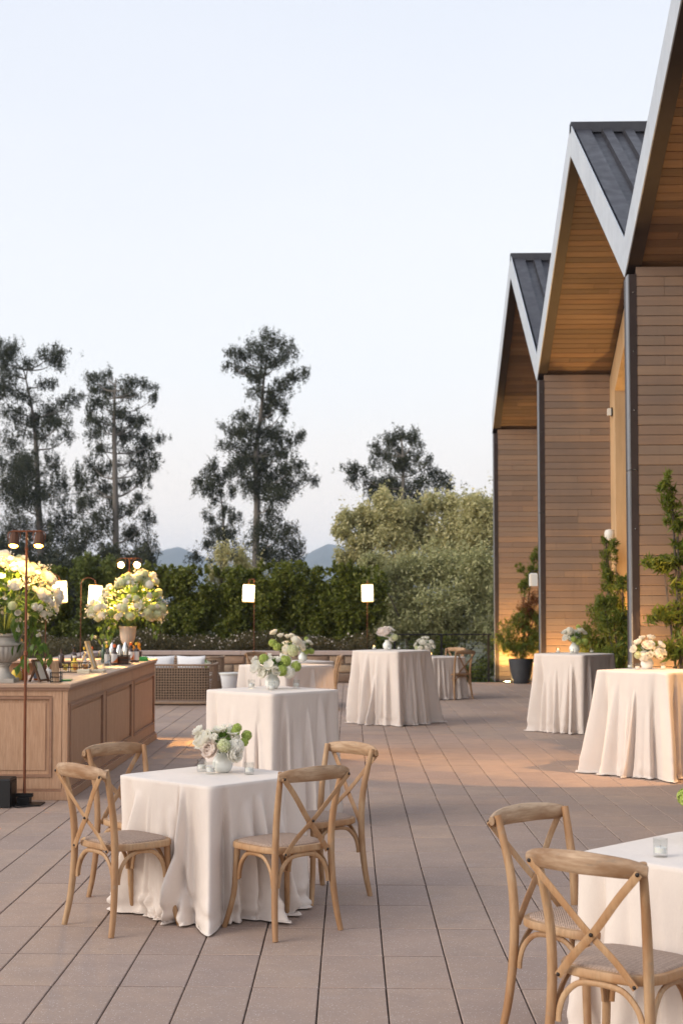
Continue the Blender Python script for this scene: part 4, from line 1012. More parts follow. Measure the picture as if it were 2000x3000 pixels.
# ================================================================== CHAIRS
def make_chair():
    t = thing('crossback_chair', 'proto', 'chair')
    me = {}
    def part(mb, name, m, parent=t, **k):
        return mb.build(name, m, parent, **k)
    for s in (-1, 1):
        path = spline([(s * .222, -.232, 0), (s * .208, -.208, .13), (s * .195, -.193, .30), (s * .190, -.190, .46), (s * .192, -.203, .62), (s * .202, -.236, .77), (s * .210, -.262, .872)], 4)
        n = len(path)
        part(MB().sweep(path, [.0145 + .004 * math.sin(math.pi * min(1, i / n * 1.1)) for i in range(n)], [.016 + .004 * math.sin(math.pi * min(1, i / n * 1.1)) for i in range(n)], ref=(0, 1, 0), seg=10), 'back_leg', M['chairwood'])
        path = spline([(s * .172, .165, .438), (s * .176, .172, .32), (s * .184, .182, .18), (s * .205, .205, .06), (s * .218, .222, 0)], 4)
        n = len(path)
        part(MB().sweep(path, [.018 - .004 * i / n for i in range(n)], seg=10), 'front_leg', M['chairwood'])
    # seat frame: rounded, wider at the front
    def outline(sc, n=44):
        pts = []
        for k in range(n):
            a = 2 * math.pi * k / n
            c, s_ = math.cos(a), math.sin(a)
            p_ = 4.2
            r = 1 / (abs(c) ** p_ + abs(s_) ** p_) ** (1 / p_)
            y = s_ * r * 0.208
            x = c * r * (0.212 + 0.012 * (y / 0.208))
            if y < -0.1: x *= 1 - 0.08 * (abs(y) - 0.1) / 0.1
            pts.append((x * sc, y * sc + 0.006))
        return pts
    def slab(levels, n=44):
        mb = MB(); vs = []
        for (sc, z) in levels: vs += [(x, y, z) for (x, y) in outline(sc, n)]
        fs = []
        for i in range(len(levels) - 1):
            for k in range(n): fs.append((i * n + k, i * n + (k + 1) % n, (i + 1) * n + (k + 1) % n, (i + 1) * n + k))
        fs.append(tuple(range(n - 1, -1, -1))); fs.append(tuple((len(levels) - 1) * n + k for k in range(n)))
        return mb.add(vs, fs)
    part(slab([(0.95, .431), (0.995, .435), (1.0, .443), (1.0, .458), (0.985, .466), (0.90, .467)]), 'seat_frame', M['chairwood'], angle=60)
    part(slab([(0.90, .464), (0.895, .471), (0.85, .477), (0.70, .483), (0.45, .487), (0.2, .488)]), 'seat_pad', M['seatpad'], angle=70)
    # bentwood brackets, an inverted U between neighbouring legs
    L4 = {'bl': (-.193, -.19), 'br': (.193, -.19), 'fr': (.178, .175), 'fl': (-.178, .175)}
    for (a, b) in (('bl', 'br'), ('br', 'fr'), ('fr', 'fl'), ('fl', 'bl')):
        A, B = Vector((*L4[a], 0)), Vector((*L4[b], 0))
        d = (B - A).normalized(); L_ = (B - A).length
        inw = Vector((0, 0, 0)) - (A + B) / 2; inw.normalize()
        q = lambda s_, z: A + d * s_ + Vector((0, 0, z)) + inw * 0.004
        path = spline([q(.024, .262), q(.028, .30), q(.048, .355), q(.095, .403), q(.15, .418), q(L_ - .15, .418), q(L_ - .095, .403), q(L_ - .048, .355), q(L_ - .028, .30), q(L_ - .024, .262)], 3)
        part(MB().sweep(path, .0115, .0095, ref=tuple(inw), seg=8), 'bracket', M['chairwood'])
    # crest rail, bowed backwards
    path, hh, ww = [], [], []
    for k in range(17):
        u = -1 + k / 8
        path.append((u * .235, -.285 - .030 * (1 - u * u) + .012 * abs(u) ** 3, .848 + .010 * (1 - u * u)))
        e = 1 - abs(u) ** 8 * 0.45
        hh.append(.041 * e * (1 - 0.18 * abs(u))); ww.append(.0155 * (1 - .2 * abs(u) ** 6))
    part(MB().sweep(path, hh, ww, ref=(0, 1, 0), seg=14), 'crest_rail', M['crestwood'])
    # crossed back braces with their bolts
    for s in (-1, 1):
        off = -.0045 if s > 0 else .0045
        path = spline([(s * .218, -.301 + off, .842), (s * .13, -.285 + off, .745), (s * .02, -.252 + off, .615), (-s * .08, -.226 + off, .515), (-s * .150, -.212 + off, .430)], 4)
        br = part(MB().sweep(path, .0145, .0045, ref=(0, 1, .28), seg=8, round_=False), 'cross_brace', M['chairwood'])
        bl = MB()
        for (x, y, z) in ((s * .214, -.306 + off, .840), (-s * .147, -.218 + off, .437)) + (((s * .008, -.262, .603),) if s > 0 else ()):
            bl.lathe([(0.0, -.004), (.0075, -.004), (.0075, .001), (.005, .004), (0, .005)], 10, Matrix.Translation((x, y, z)) @ Matrix.Rotation(R(80), 4, 'X'), cap=False)
        part(bl, 'bolt', M['bolt'], br)
    return t
chair0 = make_chair()
for o in kids(chair0): pass
used = [False]
def put_chair(x, y, face, label, group, sc=1.0):
    """x, y: middle of the back feet; face: heading in degrees the sitter looks to (0 = +X)."""
    if not used[0]: t = chair0; used[0] = True
    else: t = copy_tree(chair0)
    a = R(face - 90)
    t.rotation_euler = (0, 0, a)
    ox, oy = 0, 0.225
    t.location = (x + (ox * math.cos(a) - oy * math.sin(a)), y + (ox * math.sin(a) + oy * math.cos(a)), 0)
    t['label'] = label; t['group'] = group
    return t
G1, G2, G3 = 'chairs round the nearest low table', 'chairs at the low table in the bottom right corner', 'chairs at the far low tables'
put_chair(-0.226, 7.80, 131, 'weathered crossback chair seen from behind, right in front of the nearest low table', G1)
put_chair(-0.035, 9.02, 221, 'pale crossback chair with a bleached rail behind the nearest low table at right', G1)
put_chair(-1.400, 7.88, 44, 'crossback chair at the left end of the nearest low table, beside the crumpled hem', G1)
put_chair(-1.400, 8.93, -44, 'crossback chair between the nearest low table and the bar corner', G1)
put_chair(0.845, 5.19, 51, 'largest crossback chair, cut by the bottom right corner of the photo', G2)
put_chair(0.79, 6.25, -49, 'crossback chair to the left of the bottom right table, turned towards the camera', G2)
put_chair(2.04, 26.65, 128, 'crossback chair with its back to the camera at the small far table by the railing', G3)
put_chair(1.98, 28.1, -128, 'crossback chair facing the camera behind the small far table by the railing', G3)
put_chair(-0.22, 24.1, 185, 'crossback chair at the far low table, just left of the tall table in the middle', G3)
put_chair(-1.62, 25.6, -50, 'crossback chair at the far low table, mostly hidden behind the white bouquets', G3)

# ================================================================== TABLES AND CLOTHS
def cloth(label, cx, cy, z, a, rot, flare, seed, corners=(0.1, 0.1, 0.1, 0.1), fold=0.04, puddle=0.05, nf=3, twist=0.12, group=None, gap=None, crumple=0.012, pn=16):
    """square cloth over a table; angles in radians, corners = how far each corner flute runs out at the floor."""
    rr = random.Random(seed)
    N, K = 480, 44
    ridges = []
    for sd in range(4):
        mid = rot + sd * math.pi / 2
        for k in range(nf):
            th = mid + (-0.58 + 1.16 * (k + rr.uniform(0.0, 1.0)) / nf)
            ridges.append((rr.choice([-1, 1]), th, rr.uniform(0.035, 0.11), fold * rr.choice([0.4, 0.7, 1.0, 1.3, 1.9]), rr.uniform(0.0, 0.35), rr.uniform(-twist, twist)))
    cor = []
    for c in range(4):
        th = rot + math.pi / 4 + c * math.pi / 2
        cor.append((th, corners[c], rr.uniform(-0.05, 0.05)))
    def wrap(d): return (d + math.pi) % (2 * math.pi) - math.pi
    vs = []
    phs = rr.uniform(0, 100)
    rows = []
    rows.append(('top', 0.0)); rows.append(('top', 0.5)); rows.append(('top', 0.93)); rows.append(('edge', 0.0)); rows.append(('edge', 0.5))
    for i in range(K + 1): rows.append(('drop', i / K))
    if puddle > 0:
        for i in range(1, 5): rows.append(('hem', i / 4))
    for (kind, v) in rows:
        for k in range(N):
            th = 2 * math.pi * k / N
            c, s_ = math.cos(th - rot), math.sin(th - rot)
            rho = a / (abs(c) ** pn + abs(s_) ** pn) ** (1 / pn)
            if kind == 'top':
                r = rho * v; zz = z + 0.0005 * math.sin(th * 3 + seed)
            elif kind == 'edge':
                r = rho * (0.985 + 0.011 * v * 1.3); zz = z - 0.003 * v
            else:
                vv = v if kind == 'drop' else 1.0
                off = 0.004 + flare * vv ** 1.1
                off += 0.020 * vv * noise.noise(Vector((math.cos(th + .35 * vv) * 2.6, math.sin(th + .35 * vv) * 2.6, phs + vv * 1.3))) + 0.012 * vv ** .7 * noise.noise(Vector((math.cos(th) * 8, math.sin(th) * 8, phs + 3 + vv * .8)))
                for (sg, t0, w, A, v0, tw) in ridges:
                    if vv <= v0: continue
                    g_ = (vv - v0) / (1 - v0)
                    d = wrap(th - t0 - tw * vv * vv) / (w * (0.8 + 0.5 * g_))
                    if abs(d) < 4: off += A * g_ ** 0.8 * (math.exp(-abs(d) ** 1.6) - 0.75 * math.exp(-((d * sg - 1.45) / .5) ** 2) - 0.25 * math.exp(-((d * sg + 1.9) / .8) ** 2))
                for (t0, A, tw) in cor:
                    d = wrap(th - t0 - tw * vv)
                    w = 0.10
                    e = d / w
                    if abs(e) < 5:
                        off += A * vv ** 0.9 * math.exp(-abs(e) ** 1.7) - (0.16 + 0.5 * A) * a * min(1, vv * 2.6) * (math.exp(-((e - 1.7) / 0.55) ** 2) + .55 * math.exp(-((e + 2.0) / 0.7) ** 2))
                        off -= 0.05 * a * min(1, vv * 3) * math.exp(-e * e * 0.4)
                if vv > 0.75:
                    w_ = (vv - 0.75) / 0.25
                    off += crumple * w_ * noise.noise(Vector((math.cos(th) * 9, math.sin(th) * 9, vv * 14 + phs)))  * 2
                r = rho + off
                zz = z - 0.004 - (z - 0.018) * vv
                if vv > 0.92: zz += 0.012 * max(0, noise.noise(Vector((math.cos(th) * 7, math.sin(th) * 7, phs))))
                if kind == 'hem':
                    pn_ = 0.5 + 0.5 * noise.noise(Vector((math.cos(th) * 5, math.sin(th) * 5, phs + 7)))
                    pn2 = noise.noise(Vector((math.cos(th) * 16, math.sin(th) * 16, phs + v)))
                    r += puddle * max(0.0, pn_ * 1.6 - 0.55) * v * 1.5 + 0.016 * pn2 * v
                    zz = 0.006 + 0.03 * pn_ * math.sin(math.pi * min(1, v * 0.9)) * (0.6 + pn2) + 0.008 * abs(pn2)
                    zz = max(0.004, zz)
            vs.append((cx + r * math.cos(th), cy + r * math.sin(th), zz))
    n = len(rows)
    fs = []
    for i in range(1, n - 1):
        for k in range(N):
            k2 = (k + 1) % N
            fs.append((i * N + k, (i + 1) * N + k, (i + 1) * N + k2, i * N + k2))
    # top disc
    base = len(vs); vs.append((cx, cy, z))
    for k in range(N): fs.append((base, N + k, N + (k + 1) % N))
    vs2 = [(x - cx, y - cy, q) for (x, y, q) in vs]
    mb = MB(); mb.v = vs2; mb.f = fs
    o = mb.build('tablecloth', M['linen'], None, loc=(cx, cy, 0), angle=180)
    tag(o, label, 'tablecloth', group)
    return o
def table(name, label, cx, cy, z, a, rot, low):
    t = thing(name, label, 'table', (cx, cy, 0), rot, 'cloth covered tables')
    e = a - 0.02
    MB().box((-e, -e, z - 0.030), (e, e, z - 0.006)).build('tabletop', M['barwood'], t, smooth=False)
    MB().lathe([(0.035, 0.03), (0.035, z - 0.031)], 14, cap=False).build('column', M['blackmetal'], t)
    for q in range(2):
        MB().box((-e * 0.75, -0.03, 0.004), (e * 0.75, 0.03, 0.03)).build('foot', M['blackmetal'], t, smooth=False, rot=(0, 0, q * math.pi / 2))
    return t
GB, GL = 'pale cloths on the tall bar tables', 'pale cloths on the low tables'
TZ, LZ = 1.055, 0.763
TB = [  # label of cloth, label of table, cx, cy, z, half side, rotation deg, flare, seed, corner flutes (first = 45deg+rot), group
 ('pale linen cloth puddling on the floor round the nearest low table, between four chairs', 'low square table nearest the middle, under its puddled cloth', -0.79, 8.47, LZ, 0.390, 48, 0.012, 3, (0.03, 0.02, 0.17, 0.04), GL, 0.058),
 ('pale linen cloth on the tall table standing directly behind the nearest low table', 'tall square table directly behind the nearest low table', -0.625, 11.78, TZ, 0.385, 48, 0.02, 5, (0.05, 0.04, 0.06, 0.06), GB, 0.042),
 ('pale linen cloth on the tall table behind the second white and lime bouquet', 'tall square table behind the second white bouquet', -0.72, 16.45, TZ, 0.385, 47, 0.045, 8, (0.05, 0.1, 0.1, 0.07), GB, 0.042),
 ('long pale linen cloth on the tall table in the very middle, with the blush peony', 'tall square table in the middle of the terrace, with the blush peony', 0.60, 21.45, TZ, 0.42, 52, 0.055, 21, (0.08, 0.10, 0.10, 0.16), GB, 0.048),
 ('pale linen cloth on the far right tall table by the planter, lifted at the front', 'far right tall table, its dark foot showing under the lifted cloth', 3.05, 20.15, TZ, 0.40, 48, 0.03, 13, (0.06, 0.12, 0.0, 0.1), GB, 0.042),
 ('wide warm-lit linen cloth on the near right tall table, cut by the photo edge', 'near right tall table, cut by the right edge of the photo', 3.13, 15.28, TZ, 0.43, 46, 0.11, 17, (0.12, 0.14, 0.22, 0.15), GB, 0.048),
 ('smooth pale cloth on the low table in the bottom right corner', 'low square table in the bottom right corner', 1.45, 5.90, LZ, 0.40, 46, 0.035, 25, (0.05, 0.05, 0.08, 0.05), GL, 0.018),
 ('short pale cloth on the small far table beside the cable railing', 'small low table beside the cable railing at the far end', 1.60, 26.95, LZ, 0.37, 30, 0.03, 30, (0.04, 0.04, 0.06, 0.04), GL, 0.03),
 ('pale cloth on the far low table before the stone wall, mostly hidden by bouquets', 'far low table before the stone wall', -0.85, 24.8, LZ, 0.42, 40, 0.03, 35, (0.04, 0.04, 0.06, 0.04), GL, 0.03)]
for (lc, lt, cx, cy, z, a, rot, fl, sd, cn, gr, fo_) in TB:
    table('low_table' if z < 0.9 else 'bar_table', lt, cx, cy, z, a, R(rot), z < 0.9)
    cloth(lc, cx, cy, z, a, R(rot), fl, sd, cn, fold=fo_ * 1.35, puddle=0.05 if sd in (3, 17, 21) else 0.035, nf=5 if sd != 25 else 4, twist=0.25 if sd == 3 else 0.1, group=gr, crumple=0.032 if sd == 3 else 0.012)

# ================================================================== FLOWERS
def petal_rows(mb, rings, curl, seed, cupz=0.5):
    """petals around a centre: rings = (count, base radius, length, width, lean angle deg)"""
    rr = random.Random(seed)
    for (n, r0, L_, W, lean) in rings:
        for k in range(n):
            a = 2 * math.pi * (k + rr.uniform(-0.3, 0.3)) / n + r0 * 40
            ln = R(lean + rr.uniform(-8, 8)); l2 = L_ * rr.uniform(0.85, 1.12); w2 = W * rr.uniform(0.85, 1.15)
            vs = []
            for i in range(4):
                u = i / 3
                el = ln + curl * u * u * R(60)
                out = r0 + l2 * (math.cos(el) * u)
                up = l2 * (math.sin(el) * u) * 1.0
                ww = w2 * (0.35, 0.95, 1.0, 0.55)[i]
                for j in (-1, 0, 1):
                    aa = j * ww
                    x = out - abs(j) * ww * 0.25; y = aa; zz = up + abs(j) * ww * cupz * 0.5 + (rr.uniform(-0.06, 0.06) * W if i == 3 else 0)
                    vs.append((x * math.cos(a) - y * math.sin(a), x * math.sin(a) + y * math.cos(a), zz))
            fs = []
            for i in range(3):
                for j in range(2):
                    q = i * 3 + j; fs.append((q, q + 1, q + 4, q + 3))
            mb.add(vs, fs)
    return mb
def mesh_of(mb, name, m, smooth=True):
    me = bpy.data.meshes.new(name); me.from_pydata(mb.v, [], mb.f); me.materials.append(m)
    if smooth: me.polygons.foreach_set('use_smooth', [True] * len(me.polygons))
    me.update(); return me
# unit size flowers (radius about 1)
def ball(n, r, pet, seed, four=True):
    rr = random.Random(seed); mb = MB()
    for k in range(n):
        zc = 1 - 2 * (k + 0.5) / n; ra = math.sqrt(1 - zc * zc); ph = k * 2.399963
        nrm = Vector((ra * math.cos(ph), ra * math.sin(ph), zc))
        nrm = (nrm + Vector((rr.uniform(-.15, .15), rr.uniform(-.15, .15), rr.uniform(-.15, .15)))).normalized()
        u = nrm.orthogonal().normalized(); u.rotate(Matrix.Rotation(rr.uniform(0, 6.28), 3, nrm)); w = nrm.cross(u)
        c = nrm * r * rr.uniform(0.88, 1.04)
        for q in range(4):
            d = (u * math.cos(q * math.pi / 2) + w * math.sin(q * math.pi / 2)); e = nrm.cross(d)
            mb.add([c - nrm * .05, c + d * pet * .55 + e * pet * .45 + nrm * pet * .22, c + d * pet * 1.05 + nrm * pet * .1, c + d * pet * .55 - e * pet * .45 + nrm * pet * .22], [(0, 1, 2, 3)])
    mb.lathe([(0.0, -r * .9), (r * .65, -r * .55), (r * .87, 0), (r * .65, r * .55), (0.0, r * .9)], 10, cap=False)
    return mb
F = {}
pe = petal_rows(MB(), [(7, .02, .45, .24, 82), (9, .08, .55, .28, 72), (11, .12, .7, .32, 58), (13, .14, .85, .34, 40), (12, .14, .95, .36, 18), (10, .12, 1.0, .36, -4)], .55, 2)
F['peony'] = mesh_of(pe, 'peony', M['petal_white']); F['peony_blush'] = mesh_of(pe, 'blush_peony', M['petal_blush'])
ro = petal_rows(MB(), [(4, .01, .45, .3, 88), (5, .06, .6, .36, 80), (6, .1, .75, .4, 66), (6, .12, .85, .45, 44), (6, .1, .9, .45, 22)], .3, 5, 1.0)
F['rose'] = mesh_of(ro, 'white_rose', M['petal_white'])
tu = petal_rows(MB(), [(3, .1, 1.3, .42, 84), (3, .2, 1.3, .45, 78)], -.15, 8, 0.8)
F['tulip'] = mesh_of(tu, 'white_tulip', M['petal_white'])
an = petal_rows(MB(), [(6, .05, .95, .42, 22), (5, .05, .85, .4, 38)], .2, 11)
F['anemone'] = mesh_of(an, 'white_anemone', M['petal_white'])
F['viburnum'] = mesh_of(ball(90, .86, .24, 3), 'lime_viburnum', M['viburnum'], False)
F['viburnum_pale'] = mesh_of(ball(110, .88, .22, 4), 'pale_viburnum', M['viburnum_pale'], False)
F['hydrangea'] = mesh_of(ball(90, .86, .26, 5), 'white_hydrangea', M['petal_white'], False)
sm = MB()
rr = random.Random(6)
for k in range(16):
    c = Vector((rr.gauss(0, .5), rr.gauss(0, .5), rr.uniform(-.5, .9)))
    sm.sweep([(0, 0, -1.0), tuple(c * .6 + Vector((0, 0, -.2))), tuple(c)], .02, seg=4)
    tmp = petal_rows(MB(), [(5, .01, .17, .08, 30)], .2, k)
    sm.add([tuple(Vector(v_) + c) for v_ in tmp.v], tmp.f)
F['spray'] = mesh_of(sm, 'small_white_sprig', M['petal_white'])
def orient(o, p, d, size, spin=0.0, squash=1.0):
    q = Vector(d).normalized().to_track_quat('Z', 'Y').to_matrix().to_4x4() @ Matrix.Rotation(spin, 4, 'Z') @ Matrix.Diagonal((size, size, size * squash, 1))
    o.matrix_local = Matrix.Translation(p) @ q
def bloom(kind, p, d, size, parent, rr_):
    nm = {'peony': 'peony', 'peony_blush': 'peony', 'rose': 'rose', 'tulip': 'tulip', 'anemone': 'anemone', 'viburnum': 'viburnum_ball', 'viburnum_pale': 'viburnum_ball', 'hydrangea': 'hydrangea', 'spray': 'flower_sprig'}[kind]
    o = link(nm, F[kind], parent)
    orient(o, p, d, size, rr_.uniform(0, 6.28))
    return o
def leaf_shape(L_, W, lobes=False):
    if lobes:
        out = [(0, 0), (.18, .12), (.42, .10), (.30, .28), (.48, .52), (.22, .50), (.14, .68), (.02, 1.0), (-.14, .68), (-.24, .5), (-.46, .50), (-.3, .28), (-.42, .12), (-.18, .12)]
        vs = [(x * W * 1.6, y * L_, 0.06 * L_ * math.sin(y * 3) - abs(x) * W * .3) for x, y in out] + [(0, .4 * L_, .05 * L_)]
        n = len(out)
        return vs, [(i, (i + 1) % n, n) for i in range(n)]
    vs = [(0, 0, 0)]
    for i in range(1, 5):
        u = i / 5; w = W * math.sin(math.pi * u ** 0.8) * .5
        vs += [(-w, u * L_, -.10 * L_ * u * u + w * .3), (0, u * L_, -.10 * L_ * u * u), (w, u * L_, -.10 * L_ * u * u + w * .3)]
    vs.append((0, L_, -.14 * L_))
    fs = [(0, 2, 1), (0, 3, 2)]
    for i in range(3):
        b = 1 + i * 3; fs += [(b, b + 1, b + 4, b + 3), (b + 1, b + 2, b + 5, b + 4)]
    fs += [(10, 11, 13), (11, 12, 13)]
    return vs, fs
def leaves(pts, parent, name='leaves', size=.06, rr_=None, stuff=True, lobes=0.2):
    mb = MB()
    for (p, d) in pts:
        L_ = size * rr_.uniform(.7, 1.3)
        vs, fs = leaf_shape(L_, L_ * rr_.uniform(.4, .6), rr_.random() < lobes)
        q = Vector(d).normalized().to_track_quat('Y', 'Z').to_matrix().to_4x4()
        mb.add(vs, fs, Matrix.Translation(p) @ q @ Matrix.Rotation(rr_.uniform(-.8, .8), 4, 'Y'))
    o = mb.build(name, M['leaf'], parent, angle=60)
    if stuff: o['kind'] = 'stuff'
    return o
def vase_mesh(s=1.0):
    return MB().lathe([(r * s, z * s) for r, z in [(0, 0), (.032, 0), (.047, .012), (.058, .035), (.061, .052), (.057, .072), (.044, .093), (.034, .106), (.031, .118), (.034, .128), (.030, .128), (.027, .116), (.03, .1), (0, .09)]], 30, cap=False)
def centrepiece(label, x, y, z, seed, spec, rot=0.0, sc=1.0):
    t = thing('flower_arrangement', label, 'flowers', (x, y, z), rot, 'bouquets in round white vases')
    rr_ = random.Random(seed)
    vase_mesh(sc).build('vase', M['ceramic'], t, angle=70)
    lv = []; stm = MB()
    for (k, px, py, pz, s_) in spec:
        p = Vector((px * 1.12, py * 1.12, pz - .038)) * sc
        d = (p - Vector((0, 0, .10 * sc))).normalized()
        bloom(k, p, d, s_ * 1.28 * sc, t, rr_)
        stm.sweep(spline([(0, 0, .08 * sc), Vector((px * .4, py * .4, .12)) * sc, p], 3), .0022 * sc, seg=5)
    stm.build('stems', M['stem'], t)
    for k in range(34):
        a = rr_.uniform(0, 6.28); el = rr_.uniform(-.2, 1.2); r_ = rr_.uniform(.05, .10) * sc
        d = Vector((math.cos(a) * math.cos(el), math.sin(a) * math.cos(el), math.sin(el)))
        lv.append((Vector((0, 0, .15 * sc)) + d * r_ * .8, d + Vector((0, 0, .1))))
    leaves(lv, t, size=.055 * sc, rr_=rr_, lobes=.35)
    return t
# x right, y away from the camera, z up from the table
SP1 = [('peony', -.085, -.03, .215, .058), ('peony_blush', -.055, -.075, .175, .050), ('anemone', -.02, -.02, .265, .045), ('rose', -.115, .01, .265, .038), ('tulip', .005, .0, .285, .020), ('tulip', .035, .02, .285, .02),
       ('anemone', .035, -.03, .255, .044), ('viburnum_pale', .005, -.10, .205, .034), ('hydrangea', .065, -.06, .19, .045), ('peony', .05, -.075, .15, .045), ('rose', .065, -.03, .24, .024),
       ('viburnum', .075, .0, .295, .024), ('viburnum', .065, -.02, .272, .024), ('viburnum', .125, .01, .25, .027), ('viburnum', .11, -.02, .215, .023), ('hydrangea', 0, .07, .22, .05), ('peony', -.07, .07, .2, .05), ('rose', -.04, -.085, .24, .026)]
SP2 = [('peony', -.10, -.02, .20, .052), ('peony', -.055, -.06, .165, .045), ('rose', -.02, -.03, .25, .038), ('anemone', -.02, -.08, .215, .042), ('viburnum', -.06, -.05, .275, .034), ('tulip', -.015, 0, .28, .022), ('rose', .03, -.03, .25, .036), ('rose', .02, -.09, .175, .04),
       ('viburnum', .09, -.03, .255, .040), ('viburnum', .065, -.08, .185, .038), ('viburnum', .165, -.02, .215, .036), ('hydrangea', .115, -.05, .17, .042), ('tulip', .055, .02, .28, .022), ('hydrangea', 0, .08, .2, .05), ('rose', -.11, .03, .25, .035), ('peony', .09, .06, .2, .045)]
SP5 = [('peony_blush', -.03, -.03, .24, .085), ('hydrangea', .06, -.02, .20, .05), ('viburnum_pale', .085, -.05, .20, .04), ('rose', .03, .02, .30, .035), ('rose', .06, 0, .28, .03), ('peony', .0, .07, .22, .055)]
SP7 = [('rose', -.07, -.02, .27, .042), ('rose', -.10, -.04, .21, .045), ('peony', .0, -.05, .24, .055), ('peony', .06, -.05, .18, .055), ('rose', .03, .0, .31, .042), ('rose', .10, -.02, .25, .042), ('hydrangea', -.04, -.06, .16, .045), ('peony', .02, .07, .22, .055), ('rose', .12, .0, .19, .04), ('rose', -.03, .02, .31, .035), ('viburnum_pale', -.09, -.07, .17, .03), ('rose', .0, -.09, .17, .035)]
SP6 = [('rose', -.09, -.02, .26, .042), ('hydrangea', -.05, -.02, .29, .042), ('rose', .05, -.02, .28, .045), ('hydrangea', .02, .03, .25, .05), ('viburnum', .10, -.03, .17, .035), ('viburnum', .03, -.07, .17, .032), ('rose', .09, .0, .26, .035), ('viburnum', .04, -.01, .34, .025), ('rose', -.08, -.05, .20, .045), ('peony', 0, .07, .2, .05), ('viburnum', -.02, -.09, .2, .03)]
SP3 = [('rose', -.11, 0, .36, .045), ('rose', -.05, -.03, .33, .038), ('viburnum', -.13, -.03, .27, .038), ('viburnum', -.09, -.05, .23, .038), ('rose', .01, -.03, .32, .036), ('peony', .08, -.03, .27, .062), ('peony', .13, .0, .22, .05), ('viburnum_pale', .06, -.08, .19, .055), ('hydrangea', 0, -.06, .2, .045), ('peony', 0, .07, .22, .05), ('rose', .05, .0, .33, .035)]
centrepiece('lush bouquet of blush peony and lime viburnum on the nearest low table', -0.745, 8.58, LZ, 1, SP1, R(5))
centrepiece('white bouquet with lime viburnum balls on the tall table behind the nearest low one', -0.63, 11.86, TZ, 2, SP2, R(3), 1.03)
centrepiece('tall loose bouquet with lime balls, second bouquet behind the nearest tall table', -0.72, 16.5, TZ, 3, SP3, R(3), 1.05)
centrepiece('small round white and lime bouquet on the far low table before the stone wall', -0.80, 24.7, LZ, 4, SP6, R(20), 1.25)
centrepiece('small bouquet dominated by one big blush peony, on the middle tall table', 0.545, 21.75, TZ, 5, SP5, 0, 1.12)
centrepiece('white bouquet leaning out behind the middle tall table, beside the railing', 1.36, 27.0, LZ, 6, SP7, R(-30), 1.15)
centrepiece('bouquet of white hydrangea and green leaves on the far right tall table', 3.07, 20.26, TZ, 7, SP6, 0, 1.2)
centrepiece('full cream white bouquet on the near right tall table', 3.105, 15.5, TZ, 8, SP7, 0, 1.12)
centrepiece('white bouquet only just entering at the right edge, on the bottom right table', 1.58, 6.15, LZ, 9, SP2, R(170), 1.0)

# votive candles in straight glasses
def make_votive():
    t = thing('votive_candle', 'proto', 'candle')
    MB().lathe([(0, 0), (.026, 0), (.0275, .002), (.0285, .068), (.0283, .070), (.0262, .070), (.026, .068), (.0250, .014), (0, .012)], 24, cap=False).build('glass', M['glass'], t, angle=50)
    MB().lathe([(0, .0145), (.0225, .0145), (.0225, .036), (.019, .038), (0, .037)], 18, cap=False).build('wax', M['wax'], t)
    MB().sweep([(0, 0, .037), (0.001, 0, .045)], .0008, seg=5).build('wick', M['blackplastic'], t)
    return t
vot0 = make_votive(); vflag = [False]
def votive(x, y, z, label, lit=False):
    if not vflag[0]: t = vot0; vflag[0] = True
    else: t = copy_tree(vot0)
    t.location = (x, y, z + 0.0005); t['label'] = label; t['group'] = 'votive candles on the tables'
    if lit:
        MB().lathe([(0, 0), (.004, .003), (.005, .008), (.0025, .018), (0, .026)], 8, Matrix.Translation((0, 0, .044)), cap=False).build('flame', M['flame'], t)
    return t
votive(-0.872, 8.624, LZ, 'left and rearmost glass votive beside the vase on the nearest low table')
votive(-0.807, 8.489, LZ, 'glass votive just in front of the vase on the nearest low table')
votive(-0.583, 8.479, LZ, 'glass votive alone to the right of the vase on the nearest low table')
votive(-0.804, 11.95, TZ, 'glass votive left of the vase on the nearest tall table')
votive(-0.625, 11.68, TZ, 'glass votive in front of the vase on the nearest tall table')
votive(-0.440, 11.96, TZ, 'glass votive right of the vase on the nearest tall table')
votive(-0.57, 16.25, TZ, 'glass votive on the tall table behind the second white and lime bouquet')
votive(0.345, 21.6, TZ, 'lit glass votive left of the blush peony on the middle tall table', True)
votive(0.57, 21.45, TZ, 'glass votive in front of the vase with the blush peony')
votive(0.715, 21.7, TZ, 'glass votive right of the blush peony on the middle tall table')
votive(1.47, 26.85, LZ, 'lit votive glowing on the small far table by the railing', True)
votive(2.85, 20.3, TZ, 'lit glass votive left of the vase on the far right tall table', True)
votive(3.00, 20.05, TZ, 'amber lit votive touching the vase on the far right tall table', True)
votive(3.31, 20.3, TZ, 'unlit glass votive right of the vase on the far right tall table')
votive(2.945, 15.6, TZ, 'rear left glass votive on the near right tall table')
votive(2.965, 15.3, TZ, 'front left glass votive on the near right tall table')
votive(3.245, 15.38, TZ, 'glass votive right of the vase on the near right tall table')
votive(1.205, 5.80, LZ, 'glass votive on the bottom right table, just above the nearest chair rail')
